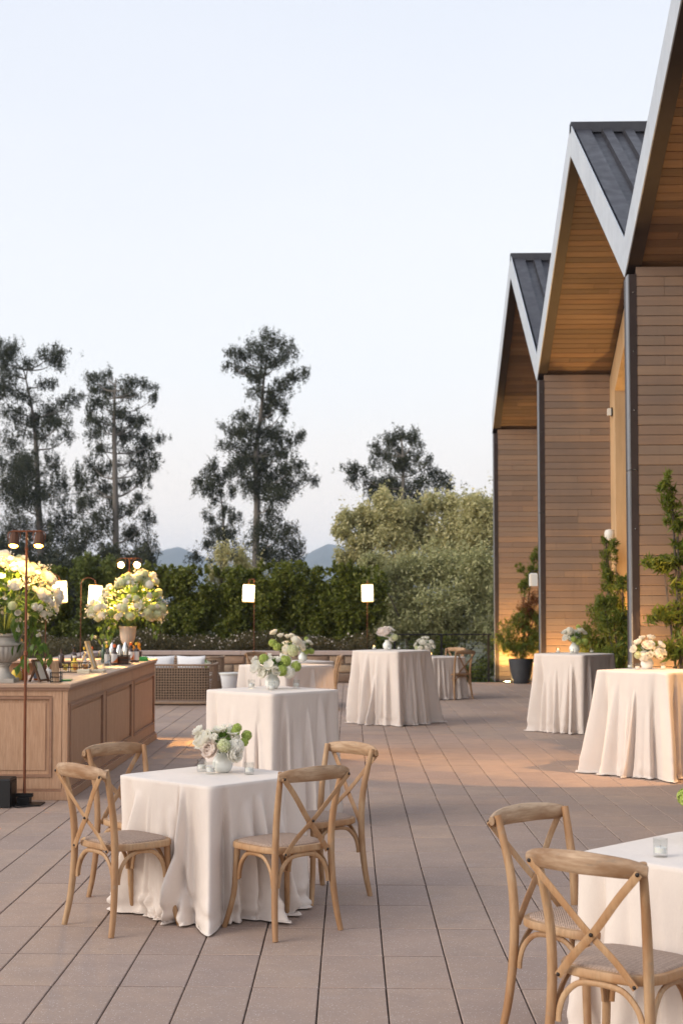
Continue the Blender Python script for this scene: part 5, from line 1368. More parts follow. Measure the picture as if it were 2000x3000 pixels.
# ================================================================== BAR
BX, BY, BH = -2.53, 13.04, 1.03
bar = thing('bar_counter', 'long panelled oak bar counter lined with bottles and two big bouquets', 'bar counter', (BX, BY, 0))
def bpart(mb, name, m, smooth=False, **k):
    o = mb.build(name, m, bar, smooth=smooth, **k); o.location = (-BX, -BY, 0); return o
def bar_face(origin, du, dn, widths, frieze):
    """panelled face: origin = bottom start, du = along, dn = outward."""
    O, U, Nn = Vector(origin), Vector(du), Vector(dn)
    mt = Matrix(((U.x, Nn.x, 0, O.x), (U.y, Nn.y, 0, O.y), (0, 0, 1, 0), (0, 0, 0, 1)))
    flip = U.cross(Nn).z < 0
    def bx(lo, hi, name, m, ch=0):
        mb = MB().box(lo, hi)
        mb.v = [tuple(mt @ Vector(p)) for p in mb.v]
        if flip: mb.f = [tuple(reversed(q)) for q in mb.f]
        return bpart(mb, name, m)
    u = 0.0
    ztop = BH - 0.034
    for w in widths:
        a, b = u + 0.004, u + w - 0.004
        bx((a, -0.02, 0.10), (b, 0.0, ztop), 'panel', M['barwood'])
        st = 0.085
        # stiles and rails proud of the field
        bx((a, 0.001, 0.10), (a + st, 0.018, ztop), 'stile', M['barwood'])
        bx((b - st, 0.001, 0.10), (b, 0.018, ztop), 'stile', M['barwood'])
        ft = ztop - (0.15 if frieze else 0.075)
        bx((a + st + .001, 0.001, ft), (b - st - .001, 0.016, ztop), 'top_rail', M['barwood'])
        bx((a + st + .001, 0.001, 0.10), (b - st - .001, 0.016, 0.20), 'bottom_rail', M['barwood'])
        if frieze:
            bx((a, 0.0185, ft - 0.002), (b, 0.025, ft + 0.012), 'bead', M['bartrim'])
        # moulding ring
        m0, m1, zb, zt = a + st + 0.002, b - st - 0.002, 0.202, ft - 0.004
        t_ = 0.024
        for (lo, hi) in (((m0, 0.001, zb), (m0 + t_, 0.026, zt)), ((m1 - t_, 0.001, zb), (m1, 0.026, zt)),
                         ((m0 + t_ + .0005, 0.001, zt - t_), (m1 - t_ - .0005, 0.026, zt)), ((m0 + t_ + .0005, 0.001, zb), (m1 - t_ - .0005, 0.026, zb + t_))):
            bx(lo, hi, 'moulding', M['bartrim'])
        # raised field
        bx((m0 + .06, 0.001, zb + .06), (m1 - .06, 0.008, zt - .06), 'raised_field', M['barwood'])
        # plinth in two steps
        bx((a - .004, -0.02, 0.003), (b + .004, 0.045, 0.075), 'plinth', M['barwood'])
        bx((a - .004, -0.02, 0.0755), (b + .004, 0.030, 0.0985), 'plinth_bead', M['bartrim'])
        u += w
bar_face((BX - 0.03, BY - 0.0, 0), (-1, 0, 0), (0, -1, 0), [1.94, 1.94], False)
bar_face((BX, BY + 0.0, 0), (0, 1, 0), (1, 0, 0), [1.94, 1.94, 1.94], True)
bar_face((BX - 0.03, BY + 5.83, 0), (-1, 0, 0), (0, 1, 0), [1.94], True)
bpart(MB().box((BX - 0.0295, BY - 0.018, 0.10), (BX + 0.018, BY - 0.0005, BH - 0.034)).box((BX + 0.0005, BY - 0.0004, 0.10), (BX + 0.018, BY + 0.003, BH - 0.034)), 'corner_post', M['barwood'])
bpart(MB().box((BX - 0.03, BY - 0.045, 0.003), (BX + 0.045, BY - 0.0005, 0.075)).box((BX - 0.03, BY - 0.03, 0.0755), (BX + 0.03, BY - 0.0005, 0.0985)), 'plinth_corner', M['barwood'])
# countertops (mitred runs)
ov = 0.045
y0, y1, x1 = BY - ov, BY + 5.86, BX + ov
for (lo, hi, dz) in (((-6.45, y0, BH - 0.033), (x1, BY + 0.62, BH), 0), ((BX - 0.66, BY + 0.623, BH - 0.033), (x1, y1 - 0.66, BH), 0), ((-4.5, y1 - 0.657, BH - 0.033), (x1, y1, BH), 0)):
    bpart(MB().box(lo, hi, ch=0.008), 'countertop', M['bartop'])
bpart(MB().box((-6.44, y0 + 0.012, BH - 0.06), (x1 - 0.012, y0 + 0.05, BH - 0.0335)).box((x1 - 0.05, y0 + 0.051, BH - 0.06), (x1 - 0.012, y1 - .01, BH - 0.0335)), 'cornice', M['bartrim'])
# inner side
bpart(MB().box((-6.4, BY + 0.58, 0.1), (BX - 0.62, BY + 0.60, BH - 0.034)).box((BX - 0.62, BY + 0.601, 0.1), (BX - 0.60, y1 - 0.64, BH - 0.034)), 'inner_panel', M['barwood'])

# ---- things on the bar
def bottle(label, x, y, h, r, glassm, capm, lab=None, neck=0.34, labcol2=None, group='bottles on the bar'):
    t = thing('bottle', label, 'bottle', (x, y, BH + 0.001), 0, group)
    nr = r * 0.34
    zs = h * (1 - neck)
    MB().lathe([(0, 0), (r * .96, 0), (r, r * .12), (r, zs * .88), (r * .85, zs * .96), (nr * 1.1, zs + h * .04), (nr, h * .82), (nr, h * .93), (0, h * .93)], 18, cap=False).build('body', M[glassm], t)
    if capm: MB().lathe([(0, h * .86), (nr * 1.45, h * .86), (nr * 1.5, h * .99), (nr * 1.2, h), (0, h)], 14, cap=False).build('cap', M[capm], t)
    if lab:
        lo = MB().lathe([(r * 1.012, zs * .14), (r * 1.02, zs * .15), (r * 1.02, zs * .80), (r * 1.012, zs * .81)], 18, cap=False).build('label', M[lab], t)
        if labcol2:
            # slanted coloured lower half of the label
            mb = MB(); vs, fs = [], []
            for k in range(19):
                a = -math.pi + math.pi * 2 * k / 18 * 1.0
                zt = zs * (.42 + .22 * math.sin(a + .8))
                vs += [(r * 1.03 * math.cos(a), r * 1.03 * math.sin(a), zs * .16), (r * 1.03 * math.cos(a), r * 1.03 * math.sin(a), zt)]
            for k in range(18): fs.append((2 * k, 2 * k + 2, 2 * k + 3, 2 * k + 1))
            mb.add(vs, fs).build('label_band', M[labcol2], t)
    return t
bottle('red capped amber bottle behind the front bar pole', -3.02, 13.55, .21, .032, 'bottle_amber', 'cap_red')
bottle('dark amber bottle with a blue label under the wooden easel', -2.90, 13.62, .17, .048, 'bottle_amber', None, 'label_blue')
bottle('squat white bottle just right of the wooden easel', -2.87, 13.9, .13, .034, 'label_white', 'steel')
bottle('dark brown bottle at the left behind the garnish tray', -3.20, 16.2, .22, .034, 'bottle_brown', None)
bottle('second dark brown bottle behind the garnish tray', -3.08, 16.3, .24, .034, 'bottle_brown', 'blackplastic')
bottle('yellow juice bottle with a white top behind the garnish tray', -2.96, 15.7, .15, .042, 'lemon', 'label_white', None, .4)
bottle('bitters bottle with a yellow cap left of the gilt frame', -3.00, 16.5, .22, .026, 'bottle_brown', 'cap_yellow', 'label_white')
bottle('bitters bottle with a red-orange cap left of the gilt frame', -2.93, 16.6, .22, .026, 'bottle_brown', 'cap_orange', 'label_white')
bottle('tall bitters bottle with yellow cap and blue-grey label in the middle of the bar', -2.80, 16.85, .235, .030, 'bottle_brown', 'cap_yellow', 'label_white', .34, 'label_blue')
bottle('bitters bottle with orange cap and slanted orange label band', -2.73, 16.95, .235, .036, 'bottle_brown', 'cap_orange', 'label_white', .34, 'label_orange')
bottle('orange capped bottle with slanted orange band right of the tall urn', -2.66, 17.75, .235, .034, 'bottle_brown', 'cap_orange', 'label_white', .34, 'label_orange')
bottle('yellow capped bottle with a plain white label right of the tall urn', -2.60, 17.8, .235, .034, 'bottle_brown', 'cap_yellow', 'label_white', .34)
bottle('thin dark bottle standing behind the steel shakers', -2.95, 17.5, .25, .028, 'bottle_green', None)
t = thing('fruit_jar', 'round jar of yellow and green fruit at the foot of the grey urn', 'jar', (-3.08, 13.5, BH + .001))
MB().lathe([(0, 0), (.035, 0), (.05, .02), (.052, .06), (.04, .09), (.03, .10), (0, .10)], 18, cap=False).build('glass', M['lemon'], t)
MB().lathe([(0, .101), (.032, .101), (.032, .115), (0, .115)], 14, cap=False).build('lid', M['bottle_green'], t)
t = thing('taper_candle', 'thin ochre taper candle beside the grey urn', 'candle', (-3.02, 13.42, BH + .001))
MB().lathe([(0, 0), (.03, 0), (.028, .008), (.012, .014), (.011, .16), (.016, .17), (0, .17)], 12, cap=False).build('holder', M['glass'], t)
MB().lathe([(0, .171), (.010, .171), (.009, .38), (0, .39)], 10, cap=False).build('wax', M['candle_yellow'], t)

def easel(label, x, y, h, w, m, rot, lean):
    t = thing('menu_easel', label, 'easel', (x, y, BH + .001), rot)
    for s in (-1, 1):
        MB().sweep([(s * w * .5, -h * lean, 0), (s * w * .5, 0, h)], .012, .009, seg=4, round_=False).build('frame_side', M[m], t, smooth=False)
    for zz in (0.08, .97):
        MB().sweep([(-w * .5, -h * lean * (1 - zz), h * zz), (w * .5, -h * lean * (1 - zz), h * zz)], .012, .009, seg=4, round_=False).build('frame_rail', M[m], t, smooth=False)
    c, s_ = 1, 1
    vs = [(-w * .45, -h * lean * .9 + .003, h * .1), (w * .45, -h * lean * .9 + .003, h * .1), (w * .45, -h * lean * .05 + .003, h * .95), (-w * .45, -h * lean * .05 + .003, h * .95)]
    MB().add(vs + [(a, b + .004, q) for a, b, q in vs], [(0, 1, 2, 3), (7, 6, 5, 4), (0, 4, 5, 1), (1, 5, 6, 2), (2, 6, 7, 3), (3, 7, 4, 0)]).build('card', M['paper'], t, smooth=False)
    MB().sweep([(0, h * lean * .9, 0), (0, 0.01, h * .62)], .010, .008, seg=4, round_=False).build('back_leg', M[m], t, smooth=False)
    return t
easel('dark wooden menu easel seen edge-on near the front corner of the bar', -2.86, 13.34, .20, .14, 'framewood', R(68), .42)
easel('pale gilt menu frame leaning back in the middle of the bar', -2.80, 15.55, .31, .11, 'framegold', R(82), .32)

t = thing('straw_basket', 'little black wire basket full of paper straws near the bar corner', 'basket', (-2.655, 13.22, BH + .001))
for k in range(4):
    x_, y_ = [(-.045, -.035), (.045, -.035), (.045, .035), (-.045, .035)][k]
    MB().box((x_ - .004, y_ - .004, 0), (x_ + .004, y_ + .004, .09)).build('upright', M['blackmetal'], t, smooth=False)
for z_ in (.002, .045, .084):
    MB().box((-.05, -.04, z_), (.05, -.034, z_ + .007)).box((-.05, .034, z_), (.05, .04, z_ + .007)).box((-.05, -.0335, z_), (-.044, .0335, z_ + .007)).box((.044, -.0335, z_), (.05, .0335, z_ + .007)).build('hoop', M['blackmetal'], t, smooth=False)
rr = random.Random(3)
for k in range(26):
    x_, y_ = rr.uniform(-.034, .034), rr.uniform(-.024, .024)
    MB().sweep([(x_ * .9, y_, .008), (x_ * 1.1 - .025 + rr.uniform(-.01, .01), y_ * 1.2, .19 + rr.uniform(-.012, .01))], .003, seg=5).build('straw', M['straw'], t)
t = thing('bar_mat', 'small green rubber mat by the straw basket', 'mat', (-2.625, 13.52, BH + .001), .1)
MB().box((-.05, -.10, 0), (.05, .10, .012), ch=.004).build('pad', M['green_plastic'], t, smooth=False)
t = thing('bar_mat', 'folded green cloth at the far end of the bar', 'mat', (-2.565, 18.15, BH + .001), .1)
MB().box((-.06, -.09, 0), (.06, .09, .05), ch=.02).build('fold', M['green_plastic'], t, smooth=True)
t = thing('garnish_tray', 'black wire garnish tray with lemon, orange and twist jars', 'tray', (-2.83, 15.05, BH + .001), 0)
for z_ in (.002, .05, .098):
    MB().box((-.16, -.05, z_), (.16, -.044, z_ + .007)).box((-.16, .044, z_), (.16, .05, z_ + .007)).box((-.16, -.0435, z_), (-.154, .0435, z_ + .007)).box((.154, -.0435, z_), (.16, .0435, z_ + .007)).build('rail', M['blackmetal'], t, smooth=False)
for x_ in (-.157, -.055, .055, .157):
    for y_ in (-.047, .047):
        MB().box((x_ - .0035, y_ - .0028, .0095), (x_ + .0035, y_ + .0028, .0495)).box((x_ - .0035, y_ - .0028, .0575), (x_ + .0035, y_ + .0028, .0975)).build('upright', M['blackmetal'], t, smooth=False)
for x_, mm in ((-.105, 'lemon'), (0, 'orange_fruit'), (.105, 'orange_fruit')):
    j = MB().lathe([(0, .01), (.038, .01), (.042, .02), (.042, .088), (.036, .095), (.034, .095), (.034, .02), (0, .02)], 18, Matrix.Translation((x_, 0, 0)), cap=False).build('jar', M['glass'], t)
    fm = MB(); rr = random.Random(int(x_ * 1000))
    for k in range(14):
        p = Vector((x_ + rr.uniform(-.018, .018), rr.uniform(-.018, .018), .03 + k * .0042))
        q = Matrix.Translation(p) @ Matrix.Rotation(rr.uniform(-.9, .9), 4, 'X') @ Matrix.Rotation(rr.uniform(-.9, .9), 4, 'Y')
        fm.lathe([(0, -.002), (.015, -.002), (.015, .002), (0, .002)], 9, q, cap=False)
    fm.build('fruit_slices', M[mm], j)
t = thing('napkin_stack', 'stack of cream napkins in front of the garnish tray', 'napkins', (-2.72, 14.95, BH + .001), .06)
for k in range(5):
    MB().box((-.062, -.062, k * .0075), (.062, .062, k * .0075 + .006), ch=.002).build('napkin', M['napkin'], t, smooth=False, rot=(0, 0, (k % 3 - 1) * .05))
t = thing('napkin_stack', 'second, lower napkin stack beside the foot of the gilt frame', 'napkins', (-2.60, 15.15, BH + .001), -.08)
for k in range(4):
    MB().box((-.062, -.062, k * .0065), (.062, .062, k * .0065 + .005), ch=.002).build('napkin', M['napkin'], t, smooth=False, rot=(0, 0, (k % 3 - 1) * .06))
t = thing('glass_tumbler', 'clear tumbler at the foot of the gilt frame', 'glass', (-2.63, 15.5, BH + .001))
MB().lathe([(0, 0), (.03, 0), (.034, .003), (.038, .12), (.036, .12), (.031, .012), (0, .01)], 20, cap=False).build('cup', M['glass'], t)
t = thing('tall_glass', 'tall clear cylinder glass right of the gilt frame', 'glass', (-2.61, 15.75, BH + .001))
MB().lathe([(0, 0), (.030, 0), (.032, .003), (.033, .22), (.031, .22), (.028, .012), (0, .01)], 20, cap=False).build('cup', M['glass'], t)
t = thing('shaker_basket', 'dark basket holding three steel cocktail shakers', 'basket', (-2.70, 17.1, BH + .001))
for z_ in (.002, .05, .10):
    MB().box((-.13, -.07, z_), (.13, -.063, z_ + .008)).box((-.13, .063, z_), (.13, .07, z_ + .008)).box((-.13, -.0625, z_), (-.123, .0625, z_ + .008)).box((.123, -.0625, z_), (.13, .0625, z_ + .008)).build('rail', M['blackmetal'], t, smooth=False)
MB().box((-.122, -.062, .011), (.122, .062, .095)).build('liner', M['bottle_brown'], t, smooth=False)
for x_, h_ in ((-.08, .25), (.0, .23), (.075, .26)):
    MB().lathe([(.025, .0), (.032, .05), (.040, h_ - .07), (.036, h_ - .06), (.022, h_ - .02), (.012, h_), (0, h_)], 18, Matrix.Translation((x_, 0, .0)), cap=False).build('shaker', M['steel'], t)
t = thing('small_jar', 'little glass jar with a white candle left of the two last bottles', 'jar', (-2.63, 17.3, BH + .001))
MB().lathe([(0, 0), (.03, 0), (.032, .07), (.028, .085), (.026, .085), (.028, .01), (0, .008)], 16, cap=False).build('cup', M['glass'], t)
MB().lathe([(0, .012), (.026, .012), (.026, .05), (0, .05)], 14, cap=False).build('wax', M['wax'], t)
t = thing('dried_orange_basket', 'dark basket with dried orange slices at the far end of the bar', 'basket', (-2.68, 18.35, BH + .001))
MB().lathe([(.05, 0), (.07, .05), (.075, .11), (.068, .11), (.06, .05), (0, .02)], 16, cap=False).build('bowl', M['bottle_brown'], t)
fm = MB(); rr = random.Random(8)
for k in range(16):
    q = Matrix.Translation((rr.uniform(-.05, .05), rr.uniform(-.04, .04), .10 + rr.uniform(0, .12))) @ Matrix.Rotation(rr.uniform(-1.5, 1.5), 4, 'X') @ Matrix.Rotation(rr.uniform(-1.5, 1.5), 4, 'Y')
    fm.lathe([(0, -.002), (.026, -.002), (.026, .002), (0, .002)], 10, q, cap=False)
fm.build('orange_slices', M['orange_fruit'], t)
for k, (x_, y_) in enumerate(((-2.98, 13.7), (-2.80, 13.45))):
    pass

# ---- urns and their tall bouquets
u1 = thing('stone_urn', 'wide fluted grey stone urn cut by the left edge, on the front of the bar', 'urn', (-3.14, 13.25, BH + .001))
MB().box((-.115, -.115, 0), (.115, .115, .035), ch=.004).build('plinth', M['stone_urn'], u1, smooth=False)
MB().lathe([(0, .0355), (.105, .0355), (.10, .05), (.07, .075), (.05, .11), (.047, .135), (.058, .145), (.058, .155), (.075, .165), (.075, .172)], 40, cap=False).build('foot', M['stone_urn'], u1)
MB().lathe([(.06, .1725), (.105, .19), (.155, .235), (.178, .29), (.182, .325)], 80, flute=.028, nfl=26, cap=False).build('bowl', M['stone_urn'], u1)
MB().lathe([(.180, .3255), (.195, .335), (.195, .352), (.165, .362), (.150, .385), (.152, .405), (.182, .425), (.180, .435), (.150, .43), (.13, .39), (0, .38)], 48, cap=False).build('rim', M['stone_urn'], u1)
u2 = thing('trumpet_urn', 'slender ribbed plaster urn on a thin stem at the far end of the bar', 'urn', (-2.80, 18.42, BH + .001))
MB().lathe([(0, 0), (.07, 0), (.068, .012), (.035, .03), (.018, .06), (.016, .13), (.022, .165), (.04, .175), (.042, .185)], 30, cap=False).build('stem', M['plaster_urn'], u2)
MB().lathe([(.035, .1855), (.07, .21), (.09, .26), (.10, .32), (.105, .40), (.112, .415), (.105, .42), (.09, .40), (0, .38)], 60, flute=.02, nfl=20, cap=False).build('bowl', M['plaster_urn'], u2)

def tall_bouquet(label, x, y, z, Rx, zc, Rz, seed, peak, n, kinds, trailing, scale=1.0, leafn=420, leafsz=.09):
    t = thing('tall_bouquet', label, 'flowers', (x, y, z), 0)
    rr_ = random.Random(seed)
    stm = MB(); lv = []
    def pos(u, v, k=1.0):
        # dome, fuller below, with a peak
        a, el = u * 2 * math.pi, -0.55 + v * 2.0
        el = min(el, math.pi / 2)
        d = Vector((math.cos(a) * math.cos(el), math.sin(a) * math.cos(el), math.sin(el)))
        p = Vector((d.x * Rx, d.y * Rx * .8, zc + d.z * (Rz if d.z > 0 else Rz * .55)))
        if d.z > .45:
            f_ = (d.z - .45) / .55
            p = p + Vector((peak[0], 0, peak[1])) * f_ * rr_.uniform(.5, 1.1)
        return Vector((p.x * k, p.y * k, zc + (p.z - zc) * k)), d
    for k in range(n):
        p, d = pos(rr_.random(), rr_.random(), rr_.uniform(.92, 1.10))
        kd, s_ = rr_.choices(kinds, [q[2] for q in kinds])[0][:2]
        d2 = (d + Vector((rr_.uniform(-.4, .4), rr_.uniform(-.4, .4), rr_.uniform(-.2, .5)))).normalized()
        bloom(kd, p, d2, s_ * rr_.uniform(.8, 1.15) * scale, t, rr_)
        if k % 3 == 0: stm.sweep(spline([(0, 0, 0), (p.x * .35, p.y * .35, zc * .7), p], 3), .003, seg=4)
    stm.build('stems', M['stem'], t)
    for k in range(leafn):
        p, d = pos(rr_.random(), rr_.random(), rr_.uniform(.35, .98))
        lv.append((p, (d + Vector((rr_.uniform(-.7, .7), rr_.uniform(-.7, .7), rr_.uniform(-.8, .5))))))
    for (dx, dy, dz, m_) in trailing:
        for k in range(m_):
            u = k / m_
            p = Vector((dx * (.55 + .45 * u), dy, zc * .6 + (dz - zc * .6) * u + .02))
            p += Vector((rr_.gauss(0, .035), rr_.gauss(0, .035), rr_.gauss(0, .02)))
            lv.append((p, Vector((rr_.uniform(-.6, .6), rr_.uniform(-.6, .6), -1))))
            if rr_.random() < .12: bloom('rose', p + Vector((0, -.02, 0)), (0, -1, 0.1), .022 * scale, t, rr_)
    leaves(lv, t, size=leafsz, rr_=rr_, lobes=.15)
    return t
tall_bouquet('huge bouquet of white peonies and greenery in the grey urn, its top lit hard yellow', -3.14, 13.25, BH + .42, 0.46, .27, .31, 21, (.05, .12), 150,
             [('peony', .078, 3), ('rose', .045, 4), ('anemone', .045, 2), ('viburnum_pale', .04, 2), ('spray', .07, 3), ('tulip', .028, 1)],
             [(.42, -.1, -.22, 40), (.22, -.12, -.30, 26), (-.2, -.15, -.1, 16), (.30, -.1, -.25, 24)], 1.0, 460, .085)
tall_bouquet('tall bouquet of lime and white viburnum in the slender urn under the two bright lamps', -2.80, 18.42, BH + .40, .44, .21, .29, 33, (.17, .17), 150,
             [('viburnum_pale', .055, 5), ('hydrangea', .052, 3), ('rose', .040, 4), ('viburnum', .05, 2), ('spray', .07, 3)],
             [(-.30, -.05, -.30, 44), (-.42, 0, -.15, 22), (.42, 0, -.1, 16)], 1.0, 480, .075)

# ---- T-bar light stands
def light_stand(label, x, y, h, half, aims, energy, faces, cone=70):
    t = thing('light_stand', label, 'light stand', (x, y, 0))
    MB().sweep([(0, 0, .03), (0, 0, h * .55)], .0125, seg=10).build('lower_pole', M['copper'], t)
    MB().sweep([(0, 0, h * .55), (0, 0, h)], .0105, seg=10).build('upper_pole', M['copper'], t)
    MB().lathe([(.0126, 0), (.02, .005), (.02, .04), (.0126, .045)], 12, Matrix.Translation((0, 0, h * .55 - .02)), cap=False).build('collar', M['copper'], t)
    MB().lathe([(.0106, 0), (.017, .004), (.017, .03), (.0106, .034)], 12, Matrix.Translation((0, 0, h - .17)), cap=False).build('collar', M['copper'], t)
    MB().sweep([(-half, 0, h), (half, 0, h)], .009, seg=8).build('crossbar', M['copper'], t)
    b_ = MB().box((-.16, -.11, .001), (.16, .11, .014)).box((-.055, -.05, .0145), (.055, .05, .07)).box((-.075, -.02, .0705), (.075, .02, .10))
    b_.build('base_plate', M['blackmetal'], t, smooth=False)
    for s, aim, e in zip((-1, 1), aims, energy):
        hp = Vector((s * (half - .02), 0, h - .075))
        d = (Vector(aim) - Vector((x, y, 0)) - hp).normalized() if faces is None else Vector(faces).normalized()
        q = Matrix.Translation(hp) @ d.to_track_quat('Z', 'Y').to_matrix().to_4x4()
        can = MB().lathe([(0, -.085), (.025, -.085), (.032, -.07), (.042, -.03), (.046, .05), (.050, .052), (.050, .062), (.043, .062), (.040, .02), (.0, .012)], 10, q, cap=False).build('lamp_can', M['lampbody'], t, angle=25)
        MB().lathe([(0, .016), (.026, .016), (.034, .020)], 14, q, cap=False).build('bulb', M['lampglow'], can)
        MB().lathe([(.0345, .022), (.041, .050)], 14, q, cap=False).build('reflector', M['lampglow_soft'], can)
        MB().sweep(spline([tuple(hp + Vector((-.052, 0, 0))), tuple(hp + Vector((-.05, 0, .06))), (hp.x, 0, h), tuple(hp + Vector((.05, 0, .06))), tuple(hp + Vector((.052, 0, 0)))], 3), .004, seg=5).build('yoke', M['copper'], can)
        MB().sweep(spline([tuple(hp - d * .08), tuple(hp - d * .1 + Vector((s * .05, 0, .06))), (s * half * .8, .012, h + .01), (0, .014, h - .03)], 4), .003, seg=5).build('cord', M['blackplastic'], t)
        ld = bpy.data.lights.new('stand_lamp', 'SPOT'); ld.energy = e; ld.color = (1.0, 0.54, 0.14)
        ld.spot_size = R(cone); ld.spot_blend = .6; ld.shadow_soft_size = .03
        lo = bpy.data.objects.new('stand_lamp', ld); C.objects.link(lo); lo.parent = t
        aimv = (Vector(aim) - Vector((x, y, 0)) - hp).normalized()
        lo.location = hp + d * .075
        lo.rotation_euler = (-aimv).to_track_quat('Z', 'Y').to_euler()
    return t
light_stand('thin copper stand with two hooded spotlights in front of the bar at far left', -2.825, 12.72, 2.375, .13, [(-3.25, 13.4, 1.95), (-3.0, 13.4, 1.9)], [100, 100], (0, -.42, -1), 52)
light_stand('thin copper stand with two dazzling spotlights behind the tall lime bouquet', -2.895, 19.15, 2.33, .125, [(-2.95, 18.4, 1.75), (-2.70, 18.35, 1.8)], [230, 290], (0.03, -1, -.25), 125)
sb = thing('speaker_case', 'black box at the foot of the bar in the left edge of the photo', 'case', (-3.32, 12.62, 0))
MB().box((-.30, -.12, .004), (.42, .14, .245), ch=.012).build('body', M['blackplastic'], sb, smooth=False)
MB().box((.421, -.09, .03), (.425, .11, .215)).build('grille', M['blackmetal'], sb, smooth=False)
cb = MB().sweep(spline([(.42, -.05, .012), (.48, -.12, .008), (.55, -.08, .008), (.62, .0, .008)], 5), .005, seg=6)
cb.build('cable', M['blackplastic'], sb)

# ---- hanging lanterns
def lantern(label, px, sx, y, ztop, sh, sw, base=0.0, tilt=0.0, endon=False):
    t = thing('hanging_lantern', label, 'lantern', (px, y, base), 0, 'lit shades on copper shepherd hooks')
    r = (sx - px) / 2 if not endon else .0
    zt = ztop - base
    if endon:
        path = spline([(0, 0, -.02), (0, 0, zt * .6), (0, 0, zt + .02), (0.0, -.06, zt + .10), (sx - px, -.14, zt + .10), (sx - px, -.18, zt + .03), (sx - px, -.18, zt + .002)], 6)
        sc = Vector((sx - px, -.18, 0))
    else:
        path = [(0, 0, -.02), (0, 0, zt * .5), (0, 0, zt + .02)] + [(r - r * math.cos(a), 0, zt + .02 + abs(r) * .85 * math.sin(a)) for a in [k * math.pi / 10 for k in range(1, 11)]] + [(2 * r, 0, zt + .002)]
        sc = Vector((2 * r, 0, 0))
    MB().sweep(path, .0075, seg=8).build('hook_pole', M['copper'], t)
    q = Matrix.Translation(sc + Vector((0, 0, zt))) @ Matrix.Rotation(tilt, 4, 'Y')
    MB().lathe([(sw / 2 * .97, -.012), (sw / 2, -.02), (sw / 2 * .985, -sh + .02)], 28, q, cap=False).build('shade', M['lampshade'], t)
    MB().lathe([(sw / 2 * .96, -.0), (sw / 2 * .985, -.004), (sw / 2 * .975, -.0115)], 28, q, cap=False).build('shade_ring', M['shadeedge'], t)
    MB().lathe([(sw / 2 * .99, -sh + .0195), (sw / 2 * .995, -sh + .004), (sw / 2 * .97, -sh)], 28, q, cap=False).build('shade_ring', M['shadeedge'], t)
    MB().sweep([tuple(q @ Vector((0, 0, 0))), tuple(q @ Vector((0, 0, -sh * .4)))], .006, seg=6).build('socket', M['copper'], t)
    MB().sweep([tuple(q @ Vector((-sw * .48, 0, -.006))), tuple(q @ Vector((sw * .48, 0, -.006)))], .003, seg=5).build('spider', M['copper'], t)
    MB().lathe([(0, -.03), (.02, -.015), (.03, .015), (.015, .045), (0, .05)], 12, q @ Matrix.Translation((0, 0, -sh * .5)), cap=False).build('bulb', M['lampglow_soft'], t)
    return t
lantern('biggest glowing lantern shade, just right of the huge left bouquet', -4.90, -4.68, 23.5, 2.10, .355, .225, tilt=R(-3))
lantern('glowing lantern on an arched copper hook left of the tall lime bouquet', -4.775, -4.51, 25.9, 2.06, .36, .235, tilt=R(4))
lantern('glowing lantern on a thin pole in front of the middle of the hedge', -1.93, -2.02, 29.4, 2.11, .35, .235, tilt=R(2.5), endon=True)
lantern('glowing lantern on a thin pole behind the middle tall table', 0.375, 0.375, 32.75, 2.15, .385, .25, base=0.57, tilt=R(-1), endon=True)

# ================================================================== LOUNGE FURNITURE
def wicker_seat(name, label, x0, x1, y0, y1, h, cat, sp=.046):
    t = thing(name, label, cat, ((x0 + x1) / 2, y0, 0))
    w = (x1 - x0) / 2; dpt = y1 - y0
    # plan of the wrap-round back, from left arm front to right arm front
    raw = [(-w, dpt), (-w, dpt * .5), (-w + .02, .16), (-w + .14, .02), (-w * .5, 0), (0, 0), (w * .5, 0), (w - .14, .02), (w - .02, .16), (w, dpt * .5), (w, dpt)]
    path = spline([(a, b, 0) for a, b in raw], 12)
    # resample by length
    d = [0]
    for a, b in zip(path, path[1:]): d.append(d[-1] + (b - a).length)
    def at(s_):
        for i in range(len(d) - 1):
            if s_ <= d[i + 1]: return path[i].lerp(path[i + 1], (s_ - d[i]) / max(1e-6, d[i + 1] - d[i]))
        return path[-1]
    n = int(d[-1] / sp); pts = [at(d[-1] * k / n) for k in range(n + 1)]
    rr = random.Random(int(x0 * 10)); mb = MB()
    for p in pts: mb.sweep([(p.x, p.y, .05), (p.x + rr.uniform(-.003, .003), p.y, h * .5), (p.x, p.y, h - .02)], .0085, .005, seg=5, ref=(0, 1, 0), cap=False)
    z = .06
    k = 0
    while z < h - .03:
        mb.sweep([(q.x, q.y + (.004 if (i + k) % 2 else -.004), z + rr.uniform(-.002, .002)) for i, q in enumerate(pts)], .005, .0078, seg=5, ref=(0, 0, 1), cap=False)
        z += sp * .95; k += 1
    o = mb.build('wicker_weave', M['wicker'], t); o['kind'] = 'stuff'
    MB().sweep([(q.x, q.y, h - .015) for q in pts], .028, .02, seg=8, ref=(0, 0, 1)).build('top_rim', M['wicker'], t)
    MB().sweep([(q.x, q.y, .04) for q in pts], .02, .02, seg=8, ref=(0, 0, 1)).build('bottom_rim', M['wicker'], t)
    MB().box((-w + .07, .075, .08), (w - .07, .088, h - .06)).build('shadow_backing', M['soil'], t, smooth=False)  # dark sheet added behind the weave, standing in for shade in its holes
    MB().box((-w + .06, .09, .10), (w - .06, dpt, .28)).build('seat_base', M['wicker'], t, smooth=False)
    MB().box((-w + .07, .11, .281), (w - .07, dpt + .02, .42), ch=.03).build('seat_cushion', M['pillow'], t)
    return t
